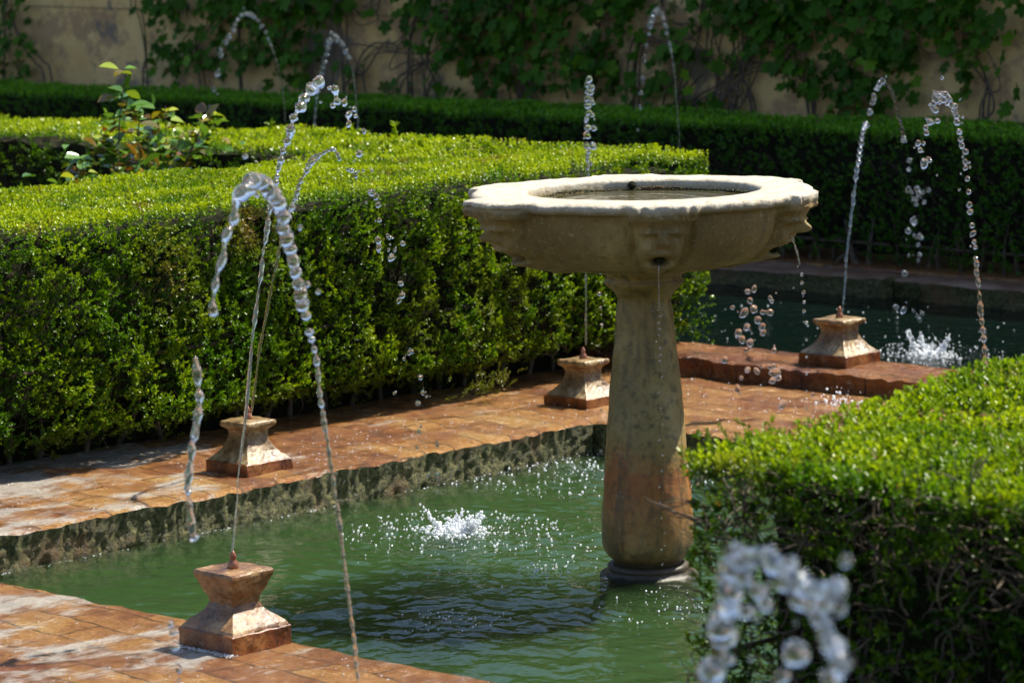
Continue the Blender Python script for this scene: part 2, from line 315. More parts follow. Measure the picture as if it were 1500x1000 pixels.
VINE_STEMS = [(3,[(-5.789,7.54,0.721),(-5.611,7.54,0.932),(-5.46,7.54,1.132),(-5.263,7.54,1.291)]),(3,[(-5.738,7.54,0.723),(-5.661,7.54,0.97),(-5.634,7.54,1.207),(-5.683,7.54,1.442)]),(3,[(-5.865,7.54,0.746),(-5.712,7.54,0.91),(-5.51,7.54,1.033),(-5.19,7.54,1.168)]),(3,[(-5.07,7.54,0.8),(-5.156,7.54,1.022),(-5.263,7.54,1.194),(-5.311,7.54,1.407)]),(3,[(-5.815,7.54,0.72),(-5.762,7.54,0.928),(-5.801,7.54,1.125),(-5.749,7.54,1.402)]),(3,[(-3.912,7.54,0.793),(-3.891,7.54,0.979),(-4.003,7.54,1.143),(-4.228,7.54,1.194)]),(3,[(-6.097,7.54,0.739),(-5.966,7.54,0.963),(-6.068,7.54,1.16),(-6.169,7.54,1.398)]),(3,[(-5.512,7.54,0.797),(-5.585,7.54,1.012),(-5.509,7.54,1.248),(-5.558,7.54,1.443)]),(2,[(-8.735,7.54,0.717),(-8.703,7.54,0.958),(-8.571,7.54,1.091),(-8.265,7.54,1.213)]),(2,[(-8.84,7.54,1.37),(-8.688,7.54,1.285),(-8.565,7.54,1.313),(-8.483,7.54,1.396)]),(2,[(-8.216,7.54,0.776),(-8.24,7.54,1.033),(-8.186,7.54,1.249),(-8.123,7.54,1.42)]),(2,[(-8.008,7.54,0.782),(-8.092,7.54,0.994),(-7.998,7.54,1.209),(-7.818,7.54,1.381)]),(2,[(-8.396,7.54,0.792),(-8.182,7.54,0.949),(-7.941,7.54,1.125),(-7.763,7.54,1.255)]),(2,[(-7.316,7.54,0.761),(-7.424,7.54,1.009),(-7.279,7.54,1.22),(-7.36,7.54,1.427)]),(2,[(-6.761,7.54,0.778),(-6.812,7.54,1.023),(-6.62,7.54,1.231),(-6.644,7.54,1.434)]),(2,[(-6.382,7.54,1.073),(-6.172,7.54,1.11),(-6.016,7.54,1.161),(-5.861,7.54,1.322)]),(1,[(-10.732,7.54,0.785),(-10.75,7.54,1.026),(-10.791,7.54,1.211),(-10.832,7.54,1.396)]),(1,[(-10.155,7.54,0.787),(-10.213,7.54,1.037),(-10.071,7.54,1.222),(-10.131,7.54,1.402)]),(1,[(-9.803,7.54,1.27),(-9.676,7.54,1.137),(-9.483,7.54,1.074),(-9.387,7.54,1.044)]),(1,[(-9.235,7.54,0.79),(-9.165,7.54,1.014),(-9.286,7.54,1.189),(-9.152,7.54,1.411)]),(0,[(-11.823,7.54,0.774),(-11.929,7.54,0.906),(-12.072,7.54,1.048),(-12.205,7.54,1.384)]),(0,[(-12.277,7.54,0.762),(-12.239,7.54,1.045),(-12.246,7.54,1.335),(-12.205,7.54,1.384)])]
ROSE_TIPS = [(-4.3,1.748,1.303),(-4.114,1.654,1.156),(-4.548,2.182,1.127),(-4.155,2.074,1.117),(-4.244,1.556,1.001),(-4.519,1.676,0.924),(-4.064,1.234,0.899),(-4.396,2.209,0.953),(-4.409,2.04,0.89),(-4.06,1.58,0.951),(-4.512,1.885,1.072),(-4.258,2.008,1.015),(-4.144,1.734,1.065),(-4.55,2.488,0.852)]
FALL_DROPS = [(-1.111,1.899,0.581,0.0099),(-1.093,1.915,0.591,0.0111),(-1.051,1.953,0.557,0.0086),(-1.046,1.958,0.545,0.0099),(-1.104,1.905,0.548,0.0124),(-1.152,1.862,0.524,0.0074),(-1.095,1.913,0.518,0.0148),(-1.121,1.89,0.504,0.0136),(-1.071,1.935,0.506,0.0111),(-1.051,1.953,0.505,0.0136),(-1.084,1.923,0.478,0.0148),(-1.073,1.933,0.453,0.0148),(-1.07,1.937,0.431,0.0124),(-1.114,1.897,0.451,0.0148),(-1.136,1.877,0.432,0.0148),(-1.127,1.885,0.407,0.0136),(-1.105,1.905,0.394,0.0149),(-1.039,1.965,0.285,0.0198),(-1.052,1.953,0.305,0.0111),(-1.03,1.973,0.267,0.0112),(-1.046,1.958,0.255,0.0124),(-1.112,1.898,0.296,0.0111),(-1.087,1.921,0.291,0.0112),(-1.173,1.843,0.333,0.0124),(-1.14,1.873,0.227,0.0112),(-1.114,1.896,0.294,0.0087),(-1.129,1.883,0.267,0.0074),(-1.019,1.983,0.167,0.0124),(-0.938,2.056,0.203,0.0099),(-1.041,1.963,0.365,0.0111)]
SPOUT_RIGHT = [(0.452,0.115,1.03),(0.458,0.121,1.002),(0.465,0.127,0.974),(0.47,0.131,0.943),(0.473,0.134,0.915),(0.474,0.135,0.891),(0.477,0.138,0.863),(0.478,0.139,0.835),(0.478,0.139,0.809),(0.483,0.143,0.775)]
SHOOTS = [(-3.116,2.7,0.972),(-4.452,2.7,0.979),(-3.882,2.7,0.971),(-3.674,2.7,1.009),(-5.574,2.7,0.96),(-4.729,2.7,0.984)]
J1 = dict(rise=[(0.1,-1.78,0.339,0.0035),(0.1,-1.765,0.422,0.0035),(0.1,-1.746,0.561,0.0039),(0.1,-1.714,0.734,0.0044),(0.1,-1.682,0.924,0.0052),(0.1,-1.65,1.079,0.0061),(0.1,-1.628,1.174,0.007),(0.1,-1.609,1.24,0.007),(0.1,-1.59,1.299,0.0079),(0.1,-1.566,1.357,0.0088),(0.1,-1.54,1.411,0.0105),(0.1,-1.514,1.462,0.0123),(0.1,-1.479,1.502,0.0123),(0.1,-1.451,1.529,0.0132),(0.1,-1.414,1.538,0.0124)],
  fall=[(0.1,-1.399,1.519,0.0106),(0.1,-1.377,1.52,0.0098),(0.1,-1.368,1.491,0.0089),(0.1,-1.356,1.476,0.0089)],
  drops=[(0.1,-1.383,1.474,0.008),(0.1,-1.338,1.48,0.0089),(0.1,-1.324,1.448,0.008),(0.1,-1.325,1.423,0.008),(0.1,-1.289,1.343,0.0108),(0.1,-1.299,1.443,0.0063),(0.1,-1.303,1.461,0.0072),(0.1,-1.269,1.401,0.0063),(0.1,-1.224,1.109,0.0081),(0.1,-1.222,1.09,0.0081),(0.1,-1.176,1.057,0.0082),(0.1,-1.131,1.093,0.0073)])
J2 = dict(rise=[(-1.738,0.02,0.306,0.0046),(-1.699,0.02,0.489,0.0045),(-1.654,0.02,0.652,0.0051),(-1.61,0.02,0.791,0.0056),(-1.574,0.02,0.906,0.0067),(-1.532,0.02,0.994,0.0067),(-1.505,0.02,1.044,0.0078),(-1.478,0.02,1.095,0.0078),(-1.448,0.02,1.136,0.0089),(-1.421,0.02,1.168,0.0099),(-1.38,0.02,1.192,0.0077),(-1.332,0.02,1.21,0.0066),(-1.31,0.02,1.211,0.0066)],
  fall=[(-1.308,0.02,1.204,0.0066),(-1.293,0.02,1.174,0.0088)],
  drops=[(-1.256,0.02,1.149,0.0066),(-1.241,0.02,1.146,0.0076),(-1.223,0.02,1.133,0.0087),(-1.189,0.02,1.148,0.0054),(-1.149,0.02,1.15,0.0054),(-1.151,0.02,1.08,0.0109),(-1.133,0.02,1.068,0.0087),(-1.124,0.02,1.042,0.0087),(-1.166,0.02,1.081,0.0054),(-1.12,0.02,0.994,0.0087),(-1.085,0.02,0.946,0.0076),(-1.068,0.02,0.884,0.0098),(-1.055,0.02,0.902,0.0065),(-1.076,0.02,0.94,0.0065),(-1.031,0.02,0.797,0.0087),(-1.026,0.02,0.76,0.0087),(-1.041,0.02,0.742,0.0076),(-0.997,0.02,0.581,0.0087),(-1.022,0.02,0.557,0.0065),(-0.988,0.02,0.584,0.0065),(-0.951,0.02,0.504,0.0087),(-0.965,0.02,0.42,0.0076),(-0.943,0.02,0.455,0.0076),(-1.067,0.02,0.443,0.0055),(-0.926,0.02,0.445,0.0054),(-0.964,0.02,0.328,0.0076),(-0.972,0.02,0.276,0.0065),(-0.884,0.02,0.296,0.0076),(-0.926,0.02,0.193,0.0065),(-0.884,0.02,0.193,0.0086),(-0.885,0.02,0.143,0.0043)])
J3 = dict(rise=[(-1.797,1.793,0.34,0.0051),(-1.796,1.794,0.458,0.0051),(-1.795,1.795,0.612,0.0051),(-1.792,1.798,0.791,0.0051),(-1.789,1.801,0.957,0.0063),(-1.787,1.803,1.033,0.0076),(-1.784,1.806,1.084,0.0101)],
  fall=[],
  drops=[(-1.79,1.8,1.089,0.0114),(-1.788,1.802,1.127,0.0114),(-1.786,1.804,1.155,0.0127),(-1.789,1.801,1.186,0.0114),(-1.783,1.807,1.211,0.0127),(-1.785,1.805,1.236,0.0127),(-1.787,1.803,1.264,0.0127),(-1.783,1.807,1.289,0.0139),(-1.786,1.804,1.315,0.0114)])
J3b = dict(rise=[],
  fall=[],
  drops=[(-1.631,1.659,1.167,0.01),(-1.633,1.657,1.102,0.0125),(-1.635,1.655,1.217,0.01),(-1.637,1.653,1.272,0.0099),(-1.636,1.654,1.316,0.0124),(-1.642,1.648,1.346,0.0137),(-1.638,1.652,1.297,0.0099),(-1.633,1.657,1.262,0.0087),(-1.639,1.651,1.038,0.0062),(-1.647,1.643,1.025,0.0062)])
J3c = dict(rise=[],
  fall=[],
  drops=[(-1.362,1.368,0.608,0.0085),(-1.358,1.372,0.686,0.0073),(-1.357,1.373,0.496,0.0073),(-1.359,1.371,0.559,0.0061),(-1.355,1.375,0.289,0.0061),(-1.357,1.373,0.363,0.0049),(-1.362,1.368,0.043,0.0073),(-1.36,1.37,0.191,0.0049)])
J4 = dict(rise=[(-1.369,2.822,0.39,0.0053),(-1.382,2.853,0.487,0.0053),(-1.396,2.884,0.59,0.006),(-1.414,2.926,0.693,0.0067),(-1.436,2.979,0.794,0.0067),(-1.459,3.032,0.897,0.008),(-1.481,3.086,0.986,0.0081),(-1.504,3.14,1.063,0.0095),(-1.527,3.194,1.105,0.0108)],
  fall=[(-1.645,3.473,1.242,0.0097),(-1.689,3.577,1.216,0.007),(-1.719,3.647,1.178,0.007),(-1.744,3.706,1.112,0.007),(-1.77,3.766,1.056,0.0085),(-1.79,3.815,1.002,0.01),(-1.785,3.803,0.968,0.0128)],
  drops=[(-1.55,3.249,1.139,0.0122),(-1.569,3.293,1.174,0.0123),(-1.579,3.316,1.194,0.0123),(-1.597,3.36,1.224,0.0123),(-1.617,3.405,1.238,0.0138),(-1.641,3.462,1.248,0.0138),(-1.532,3.205,1.09,0.0095),(-1.837,3.925,0.887,0.0115),(-1.832,3.913,0.85,0.0115),(-1.827,3.902,0.768,0.0129),(-1.853,3.964,0.75,0.0087),(-1.895,4.063,0.753,0.0116),(-1.906,4.088,0.733,0.0116),(-1.944,4.177,0.727,0.0088),(-1.987,4.279,0.729,0.0103),(-1.869,4.001,0.718,0.0087),(-1.896,4.063,0.712,0.0102),(-1.89,4.051,0.69,0.0102),(-1.955,4.203,0.683,0.0088),(-1.864,3.99,0.629,0.013),(-1.88,4.027,0.616,0.0102),(-1.828,3.904,0.592,0.0129),(-1.875,4.015,0.562,0.0072),(-1.923,4.128,0.541,0.0117),(-1.907,4.091,0.513,0.0102),(-1.918,4.117,0.469,0.0102),(-1.834,3.917,0.486,0.0072),(-1.908,4.092,0.445,0.0088),(-1.803,3.844,0.42,0.0129),(-1.737,3.689,0.299,0.0114),(-1.793,3.822,0.267,0.0115),(-1.941,4.171,0.205,0.0118),(-1.92,4.12,0.185,0.0117),(-1.768,3.762,0.125,0.0143),(-1.872,4.008,0.116,0.0087),(-1.866,3.994,0.241,0.0073)])
J5 = dict(rise=[(0.1,1.627,0.389,0.0091),(0.1,1.627,0.458,0.0091),(0.1,1.618,0.527,0.009),(0.1,1.605,0.597,0.009),(0.1,1.593,0.666,0.009),(0.1,1.58,0.736,0.009),(0.1,1.572,0.782,0.009),(0.1,1.568,0.816,0.009)],
  fall=[],
  drops=[(0.1,1.567,0.845,0.009),(0.1,1.559,0.864,0.009),(0.1,1.551,0.892,0.0101),(0.1,1.547,0.919,0.0101),(0.1,1.535,0.965,0.0112),(0.1,1.531,0.988,0.0101),(0.1,1.526,1.031,0.01),(0.1,1.518,1.074,0.01),(0.1,1.506,1.11,0.01),(0.1,1.506,1.13,0.0089),(0.1,1.506,1.164,0.0111),(0.1,1.486,1.185,0.01),(0.1,1.478,1.206,0.01),(0.1,1.47,1.231,0.0111),(0.1,1.458,1.262,0.01),(0.1,1.454,1.283,0.01),(0.1,1.447,1.294,0.01),(0.1,1.446,1.316,0.01),(0.1,1.427,1.32,0.0099),(0.1,1.415,1.338,0.011),(0.1,1.404,1.347,0.011),(0.1,1.388,1.357,0.0121),(0.1,1.369,1.36,0.011),(0.1,1.35,1.357,0.011),(0.1,1.339,1.342,0.011),(0.1,1.324,1.33,0.0099),(0.1,1.32,1.317,0.0099),(0.1,1.335,1.309,0.011),(0.1,1.358,1.332,0.0099),(0.1,1.404,1.33,0.0088),(0.1,1.381,1.338,0.0088),(0.1,1.347,1.273,0.0099),(0.1,1.305,1.272,0.011),(0.1,1.282,1.255,0.0088),(0.1,1.286,1.238,0.0099),(0.1,1.241,1.208,0.0098),(0.1,1.271,1.206,0.0077),(0.1,1.253,1.185,0.0098),(0.1,1.275,1.14,0.0131),(0.1,1.302,1.151,0.0088)])
J6 = dict(rise=[(1.45,-2.668,0.3,0.0057),(1.45,-2.677,0.411,0.0057),(1.45,-2.687,0.493,0.0057),(1.45,-2.7,0.582,0.0056),(1.45,-2.715,0.685,0.0056),(1.45,-2.728,0.772,0.0063),(1.45,-2.743,0.86,0.0063),(1.45,-2.758,0.947,0.0063),(1.45,-2.77,1.018,0.0069),(1.45,-2.781,1.09,0.0076),(1.45,-2.795,1.147,0.0083)],
  fall=[(1.45,-2.938,1.449,0.0176),(1.45,-2.964,1.44,0.0175),(1.45,-2.982,1.418,0.0148),(1.45,-2.992,1.385,0.0134),(1.45,-3.007,1.366,0.0134),(1.45,-3.019,1.34,0.0101),(1.45,-3.027,1.314,0.0107),(1.45,-3.041,1.281,0.0087),(1.45,-3.05,1.249,0.0087),(1.45,-3.058,1.222,0.0087),(1.45,-3.057,1.199,0.0134)],
  drops=[(1.45,-2.804,1.173,0.011),(1.45,-2.813,1.195,0.0124),(1.45,-2.818,1.219,0.0138),(1.45,-2.823,1.24,0.0117),(1.45,-2.83,1.264,0.0124),(1.45,-2.835,1.287,0.0117),(1.45,-2.843,1.311,0.0123),(1.45,-2.852,1.333,0.015),(1.45,-2.861,1.354,0.015),(1.45,-2.86,1.377,0.0164),(1.45,-2.872,1.403,0.0177),(1.45,-2.883,1.421,0.0177),(1.45,-2.901,1.439,0.019),(1.45,-2.921,1.453,0.0176),(1.45,-2.942,1.456,0.0176)])
J6b = dict(rise=[(1.45,-3.11,1.123,0.0093),(1.45,-3.105,1.106,0.0107),(1.45,-3.101,1.072,0.0087),(1.45,-3.1,1.045,0.008),(1.45,-3.105,1.005,0.0074),(1.45,-3.114,0.965,0.0074),(1.45,-3.118,0.959,0.0087),(1.45,-3.127,0.913,0.0067),(1.45,-3.134,0.87,0.0067),(1.45,-3.136,0.86,0.0074),(1.45,-3.132,0.825,0.0067),(1.45,-3.126,0.783,0.008),(1.45,-3.118,0.762,0.0114)],
  fall=[],
  drops=[(1.45,-3.19,0.607,0.008),(1.45,-3.181,0.56,0.0107),(1.45,-3.172,0.513,0.0067),(1.45,-3.174,0.491,0.0047),(1.45,-3.185,0.588,0.006)])
J8 = dict(rise=[(-7.735,5.959,0.715,0.004),(-7.735,5.943,0.915,0.005),(-7.735,5.899,1.077,0.006),(-7.735,5.858,1.166,0.007),(-7.735,5.832,1.219,0.0079)],
  fall=[],
  drops=[(-7.735,5.817,1.251,0.0119),(-7.735,5.79,1.288,0.0119),(-7.735,5.759,1.32,0.0119),(-7.735,5.727,1.345,0.0138),(-7.735,5.695,1.358,0.0158),(-7.735,5.663,1.363,0.0138),(-7.735,5.625,1.357,0.0138),(-7.735,5.597,1.334,0.0118),(-7.735,5.575,1.304,0.0138),(-7.735,5.558,1.273,0.0138),(-7.735,5.524,1.239,0.0137),(-7.735,5.497,1.205,0.0137),(-7.735,5.457,1.14,0.0157),(-7.735,5.432,1.028,0.0157),(-7.735,5.397,0.94,0.0117),(-7.735,5.362,0.84,0.0117)])
J9 = dict(rise=[(-7.14,5.962,0.696,0.0059),(-7.14,5.96,0.814,0.0049),(-7.14,5.942,0.972,0.0059),(-7.14,5.923,1.07,0.0068)],
  fall=[(-7.14,5.606,0.699,0.0077),(-7.14,5.618,0.756,0.0077),(-7.14,5.633,0.871,0.0087),(-7.14,5.651,0.948,0.0097)],
  drops=[(-7.14,5.902,1.114,0.0156),(-7.14,5.881,1.146,0.0136),(-7.14,5.854,1.186,0.0136),(-7.14,5.828,1.206,0.0156),(-7.14,5.801,1.227,0.0155),(-7.14,5.774,1.247,0.0155),(-7.14,5.751,1.213,0.0155),(-7.14,5.734,1.176,0.0155),(-7.14,5.722,1.137,0.0136),(-7.14,5.71,1.099,0.0136),(-7.14,5.693,1.065,0.0136),(-7.14,5.681,1.031,0.0116),(-7.14,5.669,1.001,0.0116)])
J10 = dict(rise=[(-4.746,5.957,0.641,0.0036),(-4.746,5.947,0.785,0.0045),(-4.746,5.932,0.929,0.0045),(-4.746,5.916,1.073,0.0054),(-4.746,5.895,1.181,0.0071),(-4.746,5.873,1.253,0.0089)],
  fall=[],
  drops=[(-4.746,5.857,1.296,0.0125),(-4.746,5.846,1.332,0.0124),(-4.746,5.83,1.368,0.0124),(-4.746,5.814,1.397,0.0124),(-4.746,5.781,1.416,0.0142),(-4.746,5.753,1.399,0.0142),(-4.746,5.736,1.375,0.0142),(-4.746,5.719,1.344,0.0141),(-4.746,5.707,1.295,0.0106),(-4.746,5.69,1.24,0.0106),(-4.746,5.678,1.184,0.0088),(-4.746,5.672,1.156,0.0088),(-4.746,5.655,1.072,0.0124),(-4.746,5.643,0.991,0.0141),(-4.746,5.631,0.921,0.0106),(-4.746,5.613,0.806,0.0071)])
J7 = dict(rise=[(3.555,-4.125,0.994,0.0151),(3.614,-4.175,1.066,0.0157),(3.657,-4.212,1.118,0.0129),(3.637,-4.195,1.148,0.0138),(3.725,-4.27,1.191,0.0143),(3.826,-4.357,1.224,0.0105),(3.9,-4.42,1.23,0.0111),(3.965,-4.476,1.233,0.0093),(4.051,-4.549,1.247,0.0112),(4.132,-4.619,1.27,0.0102)],
  fall=[(4.038,-4.538,1.23,0.0068),(4.072,-4.567,1.22,0.0082),(4.087,-4.58,1.202,0.0096),(4.122,-4.61,1.194,0.0095),(4.127,-4.614,1.165,0.008)],
  drops=[(3.715,-4.262,1.195,0.0143),(3.671,-4.224,1.174,0.0128),(3.64,-4.198,1.152,0.0104),(3.779,-4.317,1.212,0.0107),(3.847,-4.375,1.232,0.0097),(3.886,-4.408,1.228,0.0095),(3.937,-4.452,1.243,0.0101),(3.731,-4.275,1.173,0.0126),(3.794,-4.33,1.174,0.0115),(3.831,-4.361,1.168,0.0089),(3.746,-4.289,1.135,0.01),(3.663,-4.218,1.12,0.0154),(3.614,-4.176,1.08,0.0192),(3.555,-4.125,0.999,0.0205),(3.691,-4.241,1.143,0.0093),(3.915,-4.432,1.219,0.0118),(3.998,-4.504,1.234,0.0122),(4.064,-4.561,1.249,0.0112),(4.115,-4.604,1.265,0.0124),(3.971,-4.48,1.211,0.0085),(4.03,-4.531,1.22,0.0083),(4.077,-4.571,1.237,0.0082),(4.077,-4.571,1.203,0.0097),(4.115,-4.604,1.199,0.011),(3.956,-4.468,1.147,0.0171),(4.051,-4.549,1.214,0.009),(3.899,-4.419,1.102,0.0103),(4.14,-4.625,1.188,0.0087),(4.09,-4.582,1.157,0.0082),(3.655,-4.211,1.048,0.0086)])

# ------------------------------------------------------------ ground, paving, kerbs, water
def box_g(x0, x1, y0, y1, z0, z1):
    V = np.array([(x, y, z) for z in (z0, z1) for y in (y0, y1) for x in (x0, x1)], float)
    return V, np.array([(0, 2, 3, 1), (4, 5, 7, 6), (0, 1, 5, 4), (2, 6, 7, 3), (0, 4, 6, 2), (1, 3, 7, 5)])
def slab(geo, x0, x1, y0, y1, zt, zb, res=.02, rough='', amp=.014, seed=3, bumpz=.004, step=.05):
    """a paved slab: uneven top sheet and side walls; 'rough' names the ragged sides (x X y Y)"""
    nx = max(2, int((x1-x0)/res)+1); ny = max(2, int((y1-y0)/res)+1)
    X, Y = np.meshgrid(np.linspace(x0, x1, nx), np.linspace(y0, y1, ny), indexing='ij')
    P = np.stack([X.ravel(), Y.ravel(), np.full(X.size, zt)], 1); Q = P.copy()
    Q[:, 2] += bumpz*fbm(P, .11, seed)+bumpz*.8*noise(P, .4, seed+5)
    def edge(P, Q, ax, e, sgn, on):
        d = np.abs(P[:, ax]-e)
        k = np.exp(-d/.02); Pb = np.floor(P*[1, 1, 0]/.137+.3*noise(P, .5, 3)[:, None])*.137; j = (.55*noise(Pb+.07, .21, seed+9)+.3*noise(P*[1, 1, 0], .05, seed+12)+.4*noise(P*[1, 1, 0], .014, seed+13)+.4*fbm(P*[1, 1, 0], .5, seed+14))*amp*(1 if on else 0)
        Q[:, ax] += k*sgn*j; Q[:, 2] -= (.012 if on else .003)*np.exp(-d/.012)*(1+.6*noise(P, .04, seed+2))
    for s, ax, e, sg in (('x', 0, x0, -1), ('X', 0, x1, 1), ('y', 1, y0, -1), ('Y', 1, y1, 1)): edge(P, Q, ax, e, sg, s in rough)
    G = Q.reshape(nx, ny, 3); F = gridF(nx, ny)[:, ::-1]; geo['top'].add(Q, F)
    for s, line, nrm in (('x', G[0], (-1, 0, 0)), ('X', G[-1][::-1], (1, 0, 0)), ('y', G[:, 0][::-1], (0, -1, 0)), ('Y', G[:, -1], (0, 1, 0))):
        k = max(3, int((zt-zb)/.012)) if s in rough else 2
        zz = np.linspace(0, 1, k)[:, None, None]
        W = np.repeat(line[None], k, 0).copy(); W[..., 2] = line[None, :, 2]*(1-zz[..., 0])+zb*zz[..., 0]
        if s in rough:
            D = np.array(nrm, float); a_ = 0 if s in 'xX' else 1; e_ = dict(x=x0, X=x1, y=y0, Y=y1)[s]; f_ = .85*sstep(.02, .45, zz[..., 0]); W[..., a_] = W[..., a_]*(1-f_)+e_*f_
            w_ = W.reshape(-1, 3)
            off = (.006*fbm(w_*[1, 1, .4], .06, seed+20)+.006*noise(w_, .018, seed+30)+.004*noise(w_, .009, seed+31)-.006)*np.clip(zz[..., 0]*6, 0, 1).repeat(W.shape[1], 1).ravel()
            W = (w_+D*off[:, None]).reshape(W.shape)
        geo['side'].add(W.reshape(-1, 3), gridF(k, W.shape[1]))
def build_slab(name, specs, mats, **kw):
    geo = dict(top=Geo(), side=Geo())
    for s in specs: slab(geo, *s[:6], rough=s[6], **{**kw, **(s[7] if len(s) > 7 else {})})
    t, sd_ = geo['top'], geo['side']
    V = np.concatenate(t.V+sd_.V); F1 = np.concatenate(t.F); F2 = np.concatenate(sd_.F)+t.n
    o = mesh_np(name, V, np.concatenate([F1, F2]), mats, mi=np.r_[np.zeros(len(F1)), np.ones(len(F2))])
    return tag(o, kind='structure')
V, F = box_g(-60, 60, -60, 60, -3.4, -3.0); tag(mesh_np('ground', V, F, M['earth'], smooth=False), kind='structure')
V, F = box_g(-12, -2.52, -3.2, 2.72, -2.9, .10); tag(mesh_np('garden_bed', V, F, M['soil'], smooth=False), kind='structure')
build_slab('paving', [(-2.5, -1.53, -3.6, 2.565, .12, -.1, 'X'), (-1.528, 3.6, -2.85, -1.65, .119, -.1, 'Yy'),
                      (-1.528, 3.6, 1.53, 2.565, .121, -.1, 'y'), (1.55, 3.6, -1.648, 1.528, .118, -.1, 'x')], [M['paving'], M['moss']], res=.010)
build_slab('canal_kerb', [(-2.5, 4.5, 2.57, 2.93, .2, -.1, 'yY')], [M['paving_red'], M['paving_red']], res=.014, amp=.022, seed=40, bumpz=.006)
build_slab('far_kerb', [(-10, -3.36, 5.86, 6.12, .10, -.1, 'y'), (-3.14, 3, 5.86, 6.12, .10, -.1, 'y'), (-3.36, -3.14, 5.94, 6.12, .095, -.1, 'y')], [M['farcop'], M['moss']], res=.025, amp=.02, seed=60, bumpz=.008)
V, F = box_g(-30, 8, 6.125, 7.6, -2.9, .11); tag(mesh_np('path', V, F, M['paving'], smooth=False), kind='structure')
V, F = box_g(-12, -2.52, 2.725, 3.0, -2.9, .09); tag(mesh_np('bank', V, F, M['moss'], smooth=False), kind='structure')

def water(name, x0, x1, y0, y1, res, mat, rings, amp=.0045, dep=.41):
    nx = int((x1-x0)/res); ny = int((y1-y0)/res)
    X, Y = np.meshgrid(np.linspace(x0, x1, nx), np.linspace(y0, y1, ny), indexing='ij')
    P = np.stack([X.ravel(), Y.ravel(), np.zeros(X.size)], 1)
    z = amp*(1.1*noise(P, .21, 3)+1.1*noise(P+.7*noise(P, .3, 8)[:, None]*.1, .10, 4)+.75*noise(P, .052, 5)+.22*noise(P, .024, 6))
    for cx, cy, a, wl, dec in rings:
        r = np.hypot(P[:, 0]-cx, P[:, 1]-cy)
        z += a*np.sin(r/wl*2*math.pi+2*noise(P, .3, 2))*np.exp(-r/dec)*sstep(0, .05, r)
        z += a*2*noise(P, .022, 11)*np.exp(-(r/.10)**2)
    P[:, 2] = z
    G = Geo(); G.add(P, gridF(nx, ny)[:, ::-1]); q = P.reshape(nx, ny, 3)
    for line in (q[0], q[-1][::-1], q[:, 0][::-1], q[:, -1]):
        G.add(np.concatenate([line, line*[1, 1, 0]+[0, 0, -dep]]), gridF(2, len(line)))
    V, F = box_g(x0, q[-1, 0, 0], y0, q[0, -1, 1], -dep, -dep); G.add(V, F[:1])
    return tag(G.build(name, mat), kind='structure')
V, F = box_g(-1.62, 1.62, -1.75, 1.62, -.62, -.42); tag(mesh_np('pool_floor', V, F, M['moss'], smooth=False), kind='structure')
water('pool_water', -1.62, 1.62, -1.75, 1.62, .0085, M['pool'],
      [(-.883, .09, .0042, .075, .42), (0, -.861, .0014, .07, .3), (-1.30, 1.2, .0045, .065, .4), (-.261, -.168, .0018, .05, .22), (.32, -.33, .002, .05, .3), (.75, -.15, .0028, .06, .3), (0, 0, .001, .06, .3), (.1, .9, .004, .07, .35)])
water('canal_water', -10, 4.5, 2.6, 5.99, .022, M['canal'], [(-2.0, 4.3, .004, .08, .5), (-3.6, 4.9, .003, .08, .4)], amp=.0026, dep=.4)

water('near_canal_water', -4, 9, -6.2, -2.86, .03, M['canal'], [], amp=.0026, dep=.4)
# ------------------------------------------------------------ wall
def wall_mesh():
    nx, nz = 420, 120
    X, Z = np.meshgrid(np.linspace(-24, 6, nx), np.linspace(-.1, 3.6, nz), indexing='ij')
    P = np.stack([X.ravel(), np.full(X.size, 7.6), Z.ravel()], 1); P[:, 1] += .006*fbm(P, .5, 70)+.003*noise(P, .12, 71)
    V, F = box_g(-24, 6, 7.64, 8.0, -.1, 3.62); G = Geo(); G.add(P, gridF(nx, nz)); G.add(V, F)
    return G.build('garden_wall', M['wall'], smooth=False)
tag(wall_mesh(), 'tall old ochre plaster garden wall with grey stains behind the far hedge', 'wall')
P = spline([(-12.3, 7.57, 1.297), (-11.6, 7.565, 1.29), (-10.9, 7.57, 1.285), (-9.8, 7.56, 1.28), (-8.2, 7.57, 1.27)], 60); V, F = tube(P, .0028, 5)
tag(mesh_np('training_wire', V, F, M['twig']), 'thin dark training wire strung along the plaster wall on the left', 'wire')

